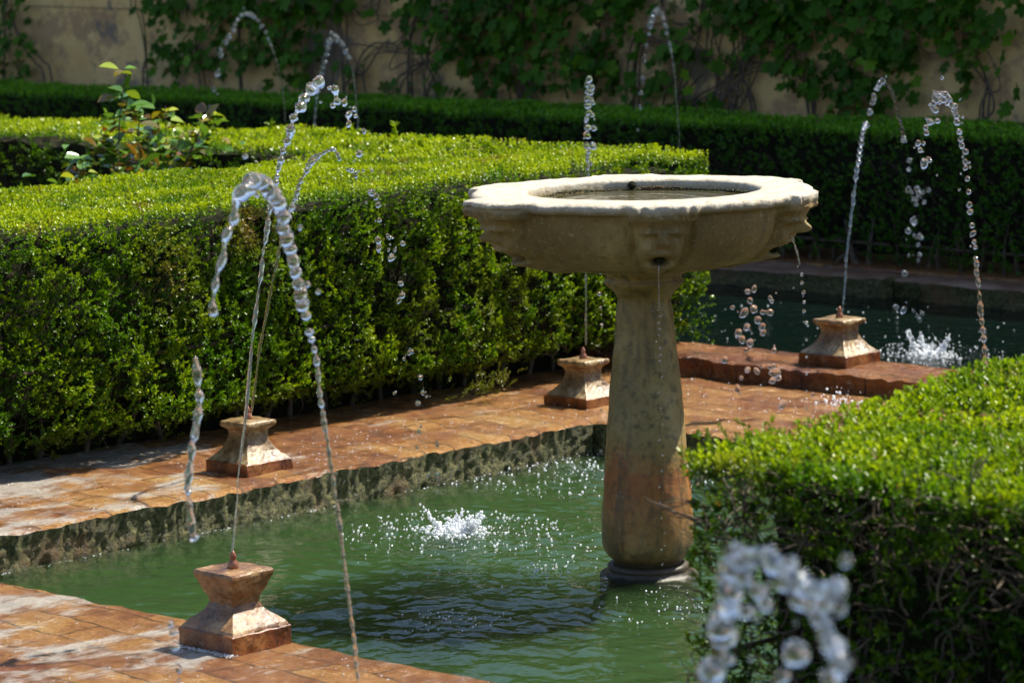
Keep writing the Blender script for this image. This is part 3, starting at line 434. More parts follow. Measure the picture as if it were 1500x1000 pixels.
# ------------------------------------------------------------ climbing vines on the wall
def lobed_leaf(n=20):
    a = np.linspace(0, 2*math.pi, n, endpoint=False); r = .5*(1+.24*np.cos(5*a+math.pi)-.06*np.cos(10*a))
    P = np.stack([r*np.sin(a), .5-r*np.cos(a)*1.05, .10*(np.abs(np.sin(a)))**1.5], 1)
    V = np.vstack([[(0, .5, -.05)], P]); F = np.array([(0, 1+i, 1+(i+1) % n) for i in range(n)]); return V, F
LOBE = lobed_leaf()
VG = [Geo() for _ in range(4)]; VS = [Geo() for _ in range(4)]
for cx, cz, rx, rz, d, k in VINE_BLOBS:
    n = int(210*d*rx*rz*math.pi*2.3)+3
    a = rng.uniform(0, 2*math.pi, n); r = np.sqrt(rng.uniform(0, 1, n))
    P = np.stack([cx+rx*r*np.cos(a)*1.05, 7.55-.02*rng.random(n)-.16*rng.random(n)**1.5*d, cz+rz*r*np.sin(a)*1.05], 1)
    keep = noise(P*[1, 0, 1], .13, 80+k) > -.30-.35*d; P = P[keep]; n = len(P)
    D = unit(np.stack([rng.normal(0, .5, n), rng.normal(-.35, .3, n), -np.abs(rng.normal(.75, .35, n))], 1)); Xa, Ya, Za = frame(D, np.array([0, -1., .45])); s = rng.uniform(.025, .09, n)
    V, F = inst(*LOBE, P, Xa, Ya, Za, np.stack([s, s, s], 1))
    c = np.stack([np.clip(rng.normal(.42+.25*noise(P, .3, 9), .22), 0, 1), (rng.random(n) < .10)*rng.random(n)*.8, (rng.random(n) < .07)*rng.uniform(.4, 1, n), np.ones(n)], 1)
    VG[k].add(V, F, np.repeat(c, len(LOBE[0]), 0))
    if cz+rz > 1.28:   # the mass runs on up the wall
        n = int(150*rx*2); P = np.stack([cx+rng.uniform(-1, 1, n)*rx*1.2, 7.52-.12*rng.random(n), rng.uniform(1.3, 2.7, n)], 1)
        D = unit(np.stack([rng.normal(0, .5, n), rng.normal(-.35, .3, n), -np.abs(rng.normal(.75, .35, n))], 1)); Xa, Ya, Za = frame(D, np.array([0, -1., .45])); s = rng.uniform(.06, .115, n)
        V, F = inst(*LOBE, P, Xa, Ya, Za, np.stack([s, s, s], 1)); c = np.stack([rng.random(n)*.7, np.zeros(n), np.zeros(n), np.ones(n)], 1); VG[k].add(V, F, np.repeat(c, len(LOBE[0]), 0))
for k, pts in VINE_STEMS:
    p0 = np.array(pts[0]); pts = [(p0[0]+.03, 7.52, .11)]+list(pts)+[(pts[-1][0]+.1, 7.54, 2.2)]
    for q in range(2 if k < 2 else 4):
        S = spline([tuple(np.array(p)+rng.normal(0, .035*q, 3)*[1, .15, .8]) for p in pts], 60); V, F = tube(S, np.linspace(.011, .004, 60)*rng.uniform(.5, .95), 6); VS[k].add(V, F)
for k, lab in enumerate(['small sprig of creeper at the far left end of the plaster wall', 'climbing vine on the plaster wall behind the rose bush, right of the bare stained patch',
                         'broad dark climbing vine covering the wall behind and left of the stone basin', 'climbing vine with tangled tan stems on the right end of the wall']):
    t_ = tag(empty('climbing_vine', (VG[k].V[0][0][0], 7.5, .1)), lab, 'climbing vine', 'climbing vines on the garden wall')
    for o in (VG[k].build('leaves', M['vine_leaf']), VS[k].build('stems', M['twig'])):
        o.parent = t_; o.matrix_parent_inverse = Matrix.Translation(-t_.location)

# ------------------------------------------------------------ clipped hedges
HEX = (np.array([(0, 0, 0), (.5, .33, .14), (.42, .72, .12), (0, 1, -.04), (-.42, .72, .12), (-.5, .33, .14)], float), np.array([(0, 1, 2, 3), (0, 3, 4, 5)]))
KITE = (np.array([(0, 0, 0), (.5, .5, .1), (0, 1, 0), (-.5, .5, .1)], float), np.array([(0, 1, 2, 3)]))
def sprigs(geo, P, n, T, up=.5, spread=.5, ln=.045, leaf=.0135, wid=.55, nodes=5, bright=.5, tip=.2, brown=0., seed=0):
    """box-wood sprigs at points P growing along the normal n; brown may be an array"""
    m = len(P); D = unit(n*.8+np.array([0, 0, up])+rng.normal(0, spread, (m, 3))); l = ln*rng.uniform(.6, 1.3, m)
    Xa, Ya, Za = frame(D); base = P-D*(l*.75)[:, None]
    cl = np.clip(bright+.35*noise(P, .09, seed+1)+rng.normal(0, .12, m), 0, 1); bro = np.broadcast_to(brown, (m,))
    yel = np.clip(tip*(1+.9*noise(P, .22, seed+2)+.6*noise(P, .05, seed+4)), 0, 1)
    for j in range(nodes):
        t = (j+.6)/nodes
        for sgn in (1, -1):
            ax = (Xa if j % 2 else Za)*sgn
            d = unit(D*(.55+.5*t)+ax*(.95-.35*t)+rng.normal(0, .22, (m, 3))); nn = unit(D-ax*.5)
            x, y, zc = frame(d, nn); s = leaf*(1.1-.35*abs(t-.5))*rng.uniform(.7, 1.2, m)
            V, F = inst(T[0], T[1], base+D*(l*t)[:, None], x, y, zc, np.stack([s*wid, s, s], 1))
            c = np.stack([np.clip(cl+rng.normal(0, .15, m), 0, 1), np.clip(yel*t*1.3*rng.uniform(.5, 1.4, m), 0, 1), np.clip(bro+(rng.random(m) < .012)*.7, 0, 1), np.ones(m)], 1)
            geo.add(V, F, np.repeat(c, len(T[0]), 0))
def face(geo, o, au, av, nrm, dens, T=HEX, relief=.035, gap=.5, shape=None, seed=0, brown=None, **kw):
    au, av, nrm, o = map(lambda a: np.array(a, float), (au, av, nrm, o))
    m = int(np.linalg.norm(au)*np.linalg.norm(av)*dens); u, v = rng.random((2, m))
    P = o+u[:, None]*au+v[:, None]*av
    r = relief*(.9*noise(P, .17, seed)+.8*noise(P, .06, seed+1)); keep = (noise(P, .075, seed+2)*.6+noise(P, .2, seed+3)*.6) < gap
    if shape: dr, k2 = shape(u, v, P); r = r+dr; keep &= k2
    P = (P+nrm*r[:, None])[keep]
    sprigs(geo, P, nrm, T, seed=seed, brown=(brown(P) if brown else 0.), **kw)
def curly(geo, P0, D, ln, rad, n=9, wig=.25):
    """a crooked twig"""
    p = np.array(P0, float); d = unit(np.array(D, float)); pts = [p.copy()]
    for _ in range(n-1): d = unit(d+rng.normal(0, wig, 3)); p = p+d*ln/n; pts.append(p.copy())
    V, F = tube(np.array(pts), np.linspace(rad, rad*.35, n), 5); geo.add(V, F); return pts
def core_box(x0, x1, y0, y1, z0, z1, seed):
    G = Geo()
    def sheet(o, a, b):
        o, a, b = map(np.array, (o, a, b)); na = int(np.linalg.norm(a)/.03)+2; nb = int(np.linalg.norm(b)/.03)+2
        U, Vv = np.meshgrid(np.linspace(0, 1, na), np.linspace(0, 1, nb), indexing='ij'); P = o+U.ravel()[:, None]*a+Vv.ravel()[:, None]*b
        P = P+.02*np.stack([noise(P, .1, seed), noise(P, .1, seed+1), noise(P, .1, seed+2)], 1); G.add(P, gridF(na, nb))
    dx, dy, dz = x1-x0, y1-y0, z1-z0
    sheet((x0, y0, z0), (dx, 0, 0), (0, 0, dz)); sheet((x0, y1, z0), (dx, 0, 0), (0, 0, dz)); sheet((x0, y0, z0), (0, dy, 0), (0, 0, dz))
    sheet((x1, y0, z0), (0, dy, 0), (0, 0, dz)); sheet((x0, y0, z1), (dx, 0, 0), (0, dy, 0)); sheet((x0, y0, z0), (dx, 0, 0), (0, dy, 0)); return G
def hedge(label, loc, leaves, twigs, core, leafmat):
    t_ = tag(empty('boxwood_hedge', loc), label, 'hedge')
    for o in (leaves.build('foliage', leafmat), twigs.build('branches', M['twig']), core.build('inner_thicket', M['core'])):
        o.parent = t_; o.matrix_parent_inverse = Matrix.Translation(-Vector(loc))
    return t_

# the long sunlit hedge on the left
def sh_front(u, v, P):
    r = .05*noise(P*[0, 1, 0], .5, 5)-.26*sstep(.20, 0.03, v)-.035*sstep(.93, 1, v); k = rng.random(len(u)) < (.10+.90*sstep(.05, .22, v+.06*noise(P, .15, 6))); return r, k
def br_front(P):
    d = ((P[:, 1]-.45)/.16)**2+((P[:, 2]-.88)/.09)**2; e = ((P[:, 1]-.02)/.10)**2+((P[:, 2]-.75)/.14)**2; h = ((P[:, 1]-1.55)/.5)**2+((P[:, 2]-.45)/.28)**2
    return np.clip(.85*np.exp(-d)+.6*np.exp(-e)+.30*np.exp(-h)*(noise(P, .08, 77) > -.1)+.4*sstep(.32, .16, P[:, 2]), 0, 1)
Lv, Tw = Geo(), Geo()
LF = dict(T=HEX, leaf=.0128, wid=.6)
def topz(P): return .955+.02*noise(P*[1, 1, 0], .5, 91)+.008*noise(P*[1, 1, 0], .12, 92)
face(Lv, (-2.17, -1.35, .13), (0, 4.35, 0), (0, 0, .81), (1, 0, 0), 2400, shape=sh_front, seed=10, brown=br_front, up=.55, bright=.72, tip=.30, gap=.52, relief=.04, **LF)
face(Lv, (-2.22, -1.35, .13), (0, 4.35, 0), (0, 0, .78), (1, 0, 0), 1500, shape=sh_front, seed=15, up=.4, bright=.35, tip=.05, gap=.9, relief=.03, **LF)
def br_top(P): return np.clip(1.6*(noise(P, .16, 61)+.5*noise(P, .05, 62)-.62), 0, .75)
def sh_top(u, v, P): return topz(P)-.955, np.ones(len(u), bool)
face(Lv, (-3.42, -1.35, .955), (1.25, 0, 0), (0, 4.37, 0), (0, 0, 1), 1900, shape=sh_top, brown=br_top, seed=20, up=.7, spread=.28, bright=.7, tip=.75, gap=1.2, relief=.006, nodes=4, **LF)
face(Lv, (-3.40, 3.0, .15), (1.25, 0, 0), (0, 0, .8), (0, 1, 0), 900, seed=25, up=.5, bright=.5, tip=.2, T=KITE, leaf=.015)
face(Lv, (-3.42, -1.35, .3), (0, 3.65, 0), (0, 0, .66), (-1, 0, 0), 500, seed=27, T=KITE, leaf=.016)
for i in range(260):
    y = rng.uniform(-1.3, 2.98); z0 = rng.uniform(.20, .36)
    curly(Tw, (-2.40+rng.uniform(-.05, .10), y, z0), (rng.uniform(.1, .8), rng.normal(0, .7), rng.uniform(-.1, .8)), rng.uniform(.08, .2), rng.uniform(.0012, .0028), 9, .3)
for i in range(26):
    y = -1.2+i*.165+rng.uniform(-.04, .04); curly(Tw, (-2.50+rng.uniform(-.06, .03), y, .10), (.1, rng.normal(0, .2), 1), .35, .012, 8, .12)
for i in range(500):
    y = rng.uniform(-1.3, 2.98); z0 = rng.uniform(.3, .88)
    curly(Tw, (-2.27, y, z0), (.6, rng.normal(0, .5), rng.uniform(0, 1)), rng.uniform(.08, .13), .0016, 6, .25)
# a tuft of dry sprigs sticking out low over the paving
tp = [(-2.12+rng.uniform(-.04, .05), 1.62+rng.normal(0, .07), .20+rng.normal(0, .03)) for _ in range(60)]
sprigs(Lv, np.array(tp), np.array([.8, 0, .3]), HEX, bright=.25, brown=.35, leaf=.011)
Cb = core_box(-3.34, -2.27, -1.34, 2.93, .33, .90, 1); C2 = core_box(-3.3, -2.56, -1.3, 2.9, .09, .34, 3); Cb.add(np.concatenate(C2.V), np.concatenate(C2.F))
for Tg, a_, c_ in ((Tw, (-2.29, -1.3, .45), (-2.29, 2.9, .45)),): V, F = tube(spline([a_, tuple((np.array(a_)+c_)/2+[.02, 0, .02]), c_], 30), .008, 5); Tg.add(V, F)
hedge('long sunlit box hedge on the left between the brick paving and the rose bed', (-2.8, .8, .1), Lv, Tw, Cb, M['box_leaf'])

# the hedge closing the rose bed towards the canal
Lv, Tw = Geo(), Geo()
face(Lv, (-3.4, 2.3, .12), (-5.6, 0, 0), (0, 0, .83), (0, -1, 0), 750, seed=30, up=.4, bright=.3, tip=.1, gap=.6, relief=.03, T=KITE, leaf=.019)
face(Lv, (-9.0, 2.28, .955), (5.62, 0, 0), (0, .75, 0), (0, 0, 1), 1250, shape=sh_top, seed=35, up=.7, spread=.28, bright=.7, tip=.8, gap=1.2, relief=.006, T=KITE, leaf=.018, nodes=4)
face(Lv, (-3.4, 3.02, .15), (-5.6, 0, 0), (0, 0, .8), (0, 1, 0), 250, seed=37, T=KITE, leaf=.019)
for i in range(120): curly(Tw, (-9+rng.random()*5.6, 2.36, rng.uniform(.1, .5)), (rng.normal(0, .4), -.4, .7), .22, .004, 7)
# wild shoots standing over the clipped top
for x, y, z in SHOOTS:
    h = z+rng.uniform(.02, .09); pts = curly(Tw, (x, y, .85), (rng.normal(0, .15), rng.normal(0, .15), 1), h-.9+.06, .0022, 8, .12)
    e = np.array(pts[-3:]); sprigs(Lv, np.repeat(e, 2, 0), np.array([0, 0, 1.]), HEX, up=.3, spread=.9, ln=.02, leaf=.034, nodes=1, bright=.9, tip=.8)
V, F = tube(spline([(-8.9, 2.36, .3), (-6, 2.38, .32), (-3.45, 2.36, .3)], 30), .008, 5); Tw.add(V, F)
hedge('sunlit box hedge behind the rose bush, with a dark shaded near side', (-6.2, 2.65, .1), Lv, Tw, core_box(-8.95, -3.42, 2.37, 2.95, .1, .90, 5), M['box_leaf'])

# the far hedge in the shade of the wall
Lv, Tw = Geo(), Geo()
def sh_far(u, v, P): return -.03*sstep(.9, 1, v)+.03*noise(P*[1, 0, 0], .6, 3), rng.random(len(u)) < .15+.85*sstep(.0, .14, v+.05*noise(P, .2, 4))
face(Lv, (-13.5, 6.2, .13), (12.5, 0, 0), (0, 0, .67), (0, -1, 0), 900, shape=sh_far, seed=40, up=.45, bright=.35, tip=.08, gap=.75, relief=.035, T=KITE, leaf=.021, nodes=4)
def sh_ftop(u, v, P): return .015*noise(P*[1, 1, 0], .6, 2)+.008*noise(P*[1, 1, 0], .15, 7), np.ones(len(u), bool)
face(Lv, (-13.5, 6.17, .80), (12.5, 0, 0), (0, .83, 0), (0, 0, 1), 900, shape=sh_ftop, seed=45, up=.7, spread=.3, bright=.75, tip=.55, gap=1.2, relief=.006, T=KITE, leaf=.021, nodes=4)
for i in range(150):
    x = -13+i*.08+rng.uniform(-.03, .03); curly(Tw, (x, 6.25+rng.uniform(0, .1), .1), (rng.normal(0, .2), 0, 1), .3, rng.uniform(.008, .02), 7, .14)
for i in range(500): curly(Tw, (-10+rng.random()*9, 6.26, rng.uniform(.15, .6)), (rng.normal(0, .5), -.5, .6), .16, .0025, 6)
V, F = tube(spline([(-13.2, 6.28, .2), (-6, 6.3, .22), (-1.1, 6.28, .2)], 40), .010, 5); Tw.add(V, F)
hedge('long dark box hedge beyond the canal at the foot of the plaster wall', (-6.5, 6.6, .1), Lv, Tw, core_box(-13.4, -1.1, 6.30, 6.95, .17, .77, 9), M['far_leaf'])

# the near hedge at the right edge
Lv, Tw = Geo(), Geo()
def ntop(P): return .05*sstep(-2.3, -1.2, P[:, 1])+.012*noise(P*[1, 1, 0], .3, 17)+.006*noise(P*[1, 1, 0], .08, 18)
def sh_nf(u, v, P): return -.07*(1-v)-.02*sstep(.94, 1, v)+.03*noise(P*[1, 0, 1], .25, 19), rng.random(len(u)) < np.where(v > .86, 1, .30+.35*(noise(P, .16, 20) > -.1))
RF = dict(T=HEX, leaf=.0135, wid=.58)
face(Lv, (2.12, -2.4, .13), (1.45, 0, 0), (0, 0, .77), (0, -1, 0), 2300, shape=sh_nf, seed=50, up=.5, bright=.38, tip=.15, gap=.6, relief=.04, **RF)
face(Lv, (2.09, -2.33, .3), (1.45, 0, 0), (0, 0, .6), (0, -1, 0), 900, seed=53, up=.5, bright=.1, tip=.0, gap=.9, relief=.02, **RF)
def sh_nt(u, v, P): return ntop(P), np.ones(len(u), bool)
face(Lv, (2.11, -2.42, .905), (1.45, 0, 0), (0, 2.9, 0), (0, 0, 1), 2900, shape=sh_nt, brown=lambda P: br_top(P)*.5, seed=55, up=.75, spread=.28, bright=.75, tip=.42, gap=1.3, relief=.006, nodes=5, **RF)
face(Lv, (2.10, -2.4, .15), (0, 2.9, 0), (0, 0, .79), (-1, 0, 0), 900, seed=58, up=.5, bright=.45, tip=.25, relief=.035, **RF)
for i in range(900):
    z0 = rng.uniform(.25, .82) if i % 3 else rng.uniform(.7, .86)
    curly(Tw, (rng.uniform(2.1, 3.4), -2.33+rng.uniform(-.03, .04), z0), (rng.normal(0, .7), rng.uniform(-.8, .1), rng.uniform(-.2, 1)), rng.uniform(.07, .2), rng.uniform(.0012, .0032), 9, .35)
for i in range(26): curly(Tw, (rng.uniform(2.3, 3.4), -2.26, rng.uniform(.12, .4)), (rng.normal(0, .2), -.05, .9), .4, rng.uniform(.005, .009), 11, .16)
for i in range(120): curly(Tw, (2.13, rng.uniform(-2.4, -1.9), rng.uniform(.3, .85)), (-.8, -.3, rng.uniform(0, .8)), .12, .0018, 6, .3)
V, F = tube(spline([(2.12, -2.31, .3), (2.8, -2.3, .32), (3.4, -2.31, .3)], 20), .008, 5); Tw.add(V, F)
V, F = tube(spline([(2.16, -2.3, .5), (2.17, -2.0, .5), (2.16, -1.8, .5)], 20), .006, 5); Tw.add(V, F)
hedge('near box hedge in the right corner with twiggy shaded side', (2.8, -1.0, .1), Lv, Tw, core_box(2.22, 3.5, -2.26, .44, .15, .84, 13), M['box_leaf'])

# ------------------------------------------------------------ rose bush
rb = tag(empty('rose_bush', (-4.3, 1.8, .1)), 'leggy rose bush with red-brown and glossy green leaves rising from the bed between the hedges', 'rose bush')
St, Lf = Geo(), Geo()
RL = (np.array([(0, 0, 0), (.34, .22, .1), (.5, .5, .16), (.36, .8, .1), (0, 1.08, -.05), (-.36, .8, .1), (-.5, .5, .16), (-.34, .22, .1)], float), np.array([(0, 1, 2, 3), (0, 3, 4, 5), (0, 5, 6, 7)]))
for tx, ty, tz in ROSE_TIPS:
    b0 = np.array((-4.3+rng.normal(0, .06), 1.78+rng.normal(0, .08), .1)); tpt = np.array((tx, ty, tz))
    S = spline([b0, b0*.6+tpt*.4+rng.normal(0, .03, 3), b0*.2+tpt*.8+rng.normal(0, .02, 3), tpt], 40); V, F = tube(S, np.linspace(.006, .002, 40), 6); St.add(V, F)
    n = 27; i = (40*(1-rng.random(n)**1.4*.45)).astype(int).clip(0, 39); P = S[i]+rng.normal(0, .022, (n, 3))*[1, 1, .5]
    D = unit(rng.normal(0, 1, (n, 3))*[1, 1, .35]+[0, 0, .1]); Xa, Ya, Za = frame(D, np.array([.1, 0, 1.])); s = rng.uniform(.045, .085, n)
    V, F = inst(RL[0], RL[1], P, Xa, Ya, Za, np.stack([s*.7, s, s], 1)); red = (rng.random(n) < .36)*rng.uniform(.4, 1, n)
    Lf.add(V, F, np.repeat(np.stack([rng.random(n), (rng.random(n) < .25)*rng.random(n), red, np.ones(n)], 1), len(RL[0]), 0))
n = 110; P = np.array((-4.3, 1.8, .93))+rng.normal(0, 1, (n, 3))*[.12, .20, .07]; D = unit(rng.normal(0, 1, (n, 3))*[1, 1, .4]); Xa, Ya, Za = frame(D, np.array([.1, 0, 1.])); s = rng.uniform(.04, .07, n)
V, F = inst(RL[0], RL[1], P, Xa, Ya, Za, np.stack([s*.7, s, s], 1)); Lf.add(V, F, np.repeat(np.stack([rng.random(n), (rng.random(n) < .2)*.6, (rng.random(n) < .15)*.7, np.ones(n)], 1), len(RL[0]), 0))
for o in (St.build('stems', M['twig']), Lf.build('leaves', M['rose_leaf'])): o.parent = rb; o.matrix_parent_inverse = Matrix.Translation(-rb.location)

# ------------------------------------------------------------ the stone basin on its column
CD = -np.array([fw[0], fw[1], 0]); CD /= np.linalg.norm(CD)
TH0 = 4.0
def revolve(prof, nth, fn=None):
    """prof (m,2) r,z; fn(th, R, Z) -> new R, Z"""
    th = np.linspace(0, 2*math.pi, nth, endpoint=False); R = np.repeat(np.array(prof)[:, :1], nth, 1); Z = np.repeat(np.array(prof)[:, 1:2], nth, 1); T = np.repeat(th[None], len(prof), 0)
    if fn: R, Z = fn(T, R, Z)
    P = R[..., None]*(np.cos(T)[..., None]*CD+np.sin(T)[..., None]*r0); P[..., 2] = Z
    return P.reshape(-1, 3), gridF(len(prof), nth, True)
body = [(0, .918), (.12, .918), (.20, .921), (.255, .926), (.272, .931), (.278, .937)]
zs = np.linspace(.942, 1.108, 40); body += [(.275+.198*math.sqrt(max(0, 1-((1.108-z)/.170)**2)), z) for z in zs]
lip = [(.476, 1.114), (.486, 1.116), (.496, 1.120), (.502, 1.126), (.504, 1.132), (.503, 1.139), (.500, 1.145), (.490, 1.149), (.474, 1.151)]
topr = [(r, 1.150) for r in np.linspace(.46, .362, 9)]
inn = [(.352, 1.149), (.345, 1.146), (.342, 1.140), (.341, 1.12), (.336, 1.09), (.30, 1.07), (.2, 1.06), (0, 1.06)]
prof = body+lip+topr+inn
MZ = [.930, .945, .960, .985, 1.01, 1.04, 1.07, 1.10, 1.13, 1.15]
MR = [.29, .36, .415, .450, .470, .494, .514, .530, .540, .538]
def basin_fn(T, R, Z):
    P = np.stack([R*np.cos(T), R*np.sin(T), Z], -1).reshape(-1, 3)
    out = R.copy(); n1 = noise(P, .05, 5).reshape(R.shape); n2 = noise(P, .15, 6).reshape(R.shape); n3 = noise(P, .018, 7).reshape(R.shape)
    wt = sstep(.345, .45, R)*(Z > 1.11)+1.*(Z <= 1.11)
    for k in range(6):
        d = (T-math.radians(TH0+60*k)+math.pi) % (2*math.pi)-math.pi; l = d*np.maximum(R, .33)
        hw = np.interp(Z, [.93, .96, 1.0, 1.06, 1.15], [.030, .052, .075, .086, .094])
        m = sstep(hw+.022, hw-.016, np.abs(l)); S = np.interp(Z, MZ, MR)
        on = (Z < 1.152) & (R > .2) & ~((Z > 1.055) & (R < .40) & (Z < 1.1505)); fl = np.where(on & ((Z > 1.111) | (R > .25)), 1, 0)
        topf = np.where(Z > 1.1485, sstep(.37, .48, R), 1)
        S = np.where(Z > 1.1485, R+.040*topf, S)
        S = S+(.032, 0, 0, 0, 0, 0)[0]*(k == 5)-.012*(k == 1)*(Z > 1.0)
        # face relief
        G = lambda cx, cz, sx, sz: np.exp(-((np.abs(l)-cx)/sx)**2-((Z-cz)/sz)**2)
        rel = -.045*np.clip(np.abs(l)/hw, 0, 1.2)**2.2*sstep(1.12, 1.08, Z)
        rel += -.017*G(.032, 1.053, .015, .010)+.007*G(.032, 1.052, .007, .006)+.011*G(.034, 1.070, .024, .006)+.010*G(.042, 1.020, .018, .014)
        rel += .034*np.exp(-(l/.011)**2)*sstep(1.078, 1.045, Z)*sstep(1.028, 1.038, Z)
        rel += -.045*np.exp(-(l/.032)**2-((Z-.984)/.012)**2)+.013*np.exp(-(l/.040)**2-((Z-1.006)/.007)**2)+.012*np.exp(-(l/.036)**2-((Z-.963)/.006)**2)
        rel *= 1.35
        rel += .005*np.sin(l*260)*sstep(.055, .075, np.abs(l))*(Z > .97)
        rel = rel*(Z < 1.1)
        # hair folds spilling over the lip at both sides
        fold = .009*np.sin(l*150)*sstep(.035, .07, np.abs(l))*sstep(1.09, 1.12, Z)*sstep(.43, .46, R)
        out = np.where(fl > 0, out*(1-m)+(S+rel)*m+fold*m, out)
    edge = sstep(.40, .46, R)*(Z > 1.1)
    out = out+(.0025*n2+.0015*n1)*(R > .05)*(R < .5)+edge*(.005*n1+.0035*n3)
    Zn = Z+.0012*n1*(Z > 1.14)-.007*edge*np.clip(n1-.25, 0, 1)*(Z > 1.14)+.010*sstep(.2, .9, noise(np.stack([np.cos(T)*.5, np.sin(T)*.5, T*0], -1).reshape(-1, 3), .11, 31).reshape(T.shape))*((Z > 1.109) & (Z < 1.13) & (R > .45))
    return out, Zn
ft = tag(empty('stone_fountain'), 'pale round stone basin with carved faces on a stained column in the green pool', 'fountain')
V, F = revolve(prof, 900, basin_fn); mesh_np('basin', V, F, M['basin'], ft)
colp = [(0, .922), (.125, .921), (.128, .912), (.124, .902), (.112, .896), (.110, .888), (.118, .880), (.116, .870), (.104, .860), (.094, .850), (.085, .842), (.080, .832), (.077, .822)]
colp += [(r, z) for z, r in zip(np.linspace(.81, .12, 50), np.interp(np.linspace(.81, .12, 50), [.12, .2, .285, .43, .614, .75, .81], [.137, .135, .1275, .117, .101, .086, .079]))]
colp += [(.1365, .10), (.134, .085), (.128, .070), (.118, .056), (.107, .046), (.100, .038), (.100, .033)]
def col_fn(T, R, Z):
    P = np.stack([R*np.cos(T), R*np.sin(T), Z], -1).reshape(-1, 3); return R+(.0022*fbm(P, .08, 8)+.0012*noise(P, .02, 9)).reshape(R.shape)*(R > .03), Z
V, F = revolve(colp[::-1], 160, col_fn); mesh_np('column', V, F, M['column'], ft)
basep = [(0, -.3), (.148, -.3), (.148, -.004), (.142, .004), (.120, .012), (.122, .016), (.124, .024), (.118, .031), (.106, .035), (.09, .036)]
def base_fn(T, R, Z):
    o = np.maximum(np.abs(np.cos((T+.5) % (math.pi/4)-math.pi/8)), .1); return np.where(R > .15, R*.985/o*math.cos(math.pi/8)*1.04, R+.0015*np.sin(T*9)), Z
V, F = revolve(basep, 160, base_fn); mesh_np('plinth', V, F, M['column'], ft)
ft.rotation_mode = 'QUATERNION'; from mathutils import Quaternion
ft.rotation_quaternion = Quaternion(Vector((CD[0], CD[1], 0)), math.radians(.45))
# water standing in the basin, with a rim of moss
wp = [(r, 1.117) for r in np.linspace(.0, .345, 24)]
V, F = revolve(wp, 120, lambda T, R, Z: (R, Z+.0008*np.sin(R*90+3*np.sin(T)))); bw = tag(mesh_np('basin_water', V, F[:, ::-1], M['basin_water']), kind='structure'); bw.rotation_mode = 'QUATERNION'; bw.rotation_quaternion = Quaternion(Vector((CD[0], CD[1], 0)), math.radians(.5))
G = Geo()
for i in range(1500):
    a = rng.uniform(0, 2*math.pi); r = .338-abs(rng.normal(0, .004)); p = r*(math.cos(a)*CD+math.sin(a)*r0); s = rng.uniform(.0012, .0042)
    G.add(ICO1[0]*[s, s, s*.8]+p+[0, 0, 1.118+rng.uniform(-.002, .006)+.004*math.sin(a*7)], ICO1[1])
mo = G.build('moss', M['moss']); mo.parent = ft
G = Geo(); a = math.radians(183); V, F = tube([r*(math.cos(a)*CD+math.sin(a)*r0)+[0, 0, 1.131] for r in np.linspace(.335, .36, 4)], .013, 14); V2 = ICO2[0]*[.012, .012, .012]+.338*(math.cos(a)*CD+math.sin(a)*r0)+[0, 0, 1.131]
G.add(V, F); G.add(V2, ICO2[1]); o = G.build('drain_hole', M['core'], ft)
for k in range(6):
    a = math.radians(TH0+60*k); P = [r*(math.cos(a)*CD+math.sin(a)*r0)+[0, 0, z] for r, z in ((.37, .990), (.39, .989), (.405, .987), (.418, .984))]
    G = Geo(); V, F = tube(P,   .013, 14); G.add(V, F); G.add(ICO2[0]*.012+P[-1], ICO2[1]); G.build('spout', M['core'], ft)

# ------------------------------------------------------------ nozzle pedestals
def square_sweep(prof, m=10, rnd=.004, seed=0):
    """square rings (half size, z) with slightly rounded corners"""
    k = m*4; u = np.linspace(-1, 1, m, endpoint=False); o = np.ones(m)
    sq = np.concatenate([np.stack([u, -o], 1), np.stack([o, u], 1), np.stack([-u, o], 1), np.stack([-o, -u], 1)])
    V = []
    for h, z in prof:
        p = sq*h; over = np.maximum(0, np.abs(p).min(1)-(h-rnd)) if h > rnd else 0; p = p-np.sign(p)*(over*.5)[:, None] if h > rnd else p
        V.append(np.c_[p, np.full(k, z)])
    V = np.concatenate(V); n = np.stack([noise(V+seed, .03, seed+i) for i in range(3)], 1); n2 = np.stack([noise(V+seed, .010, seed+5+i) for i in range(3)], 1)
    return V+.0022*n+.0010*n2, gridF(len(prof), k, True)
def dense(prof, d=.006):
    o = [prof[0]]
    for a, b in zip(prof, prof[1:]):
        n = max(1, int(math.dist(a, b)/d)); o += [tuple(np.array(a)*(1-i/n)+np.array(b)*i/n) for i in range(1, n+1)]
    return o
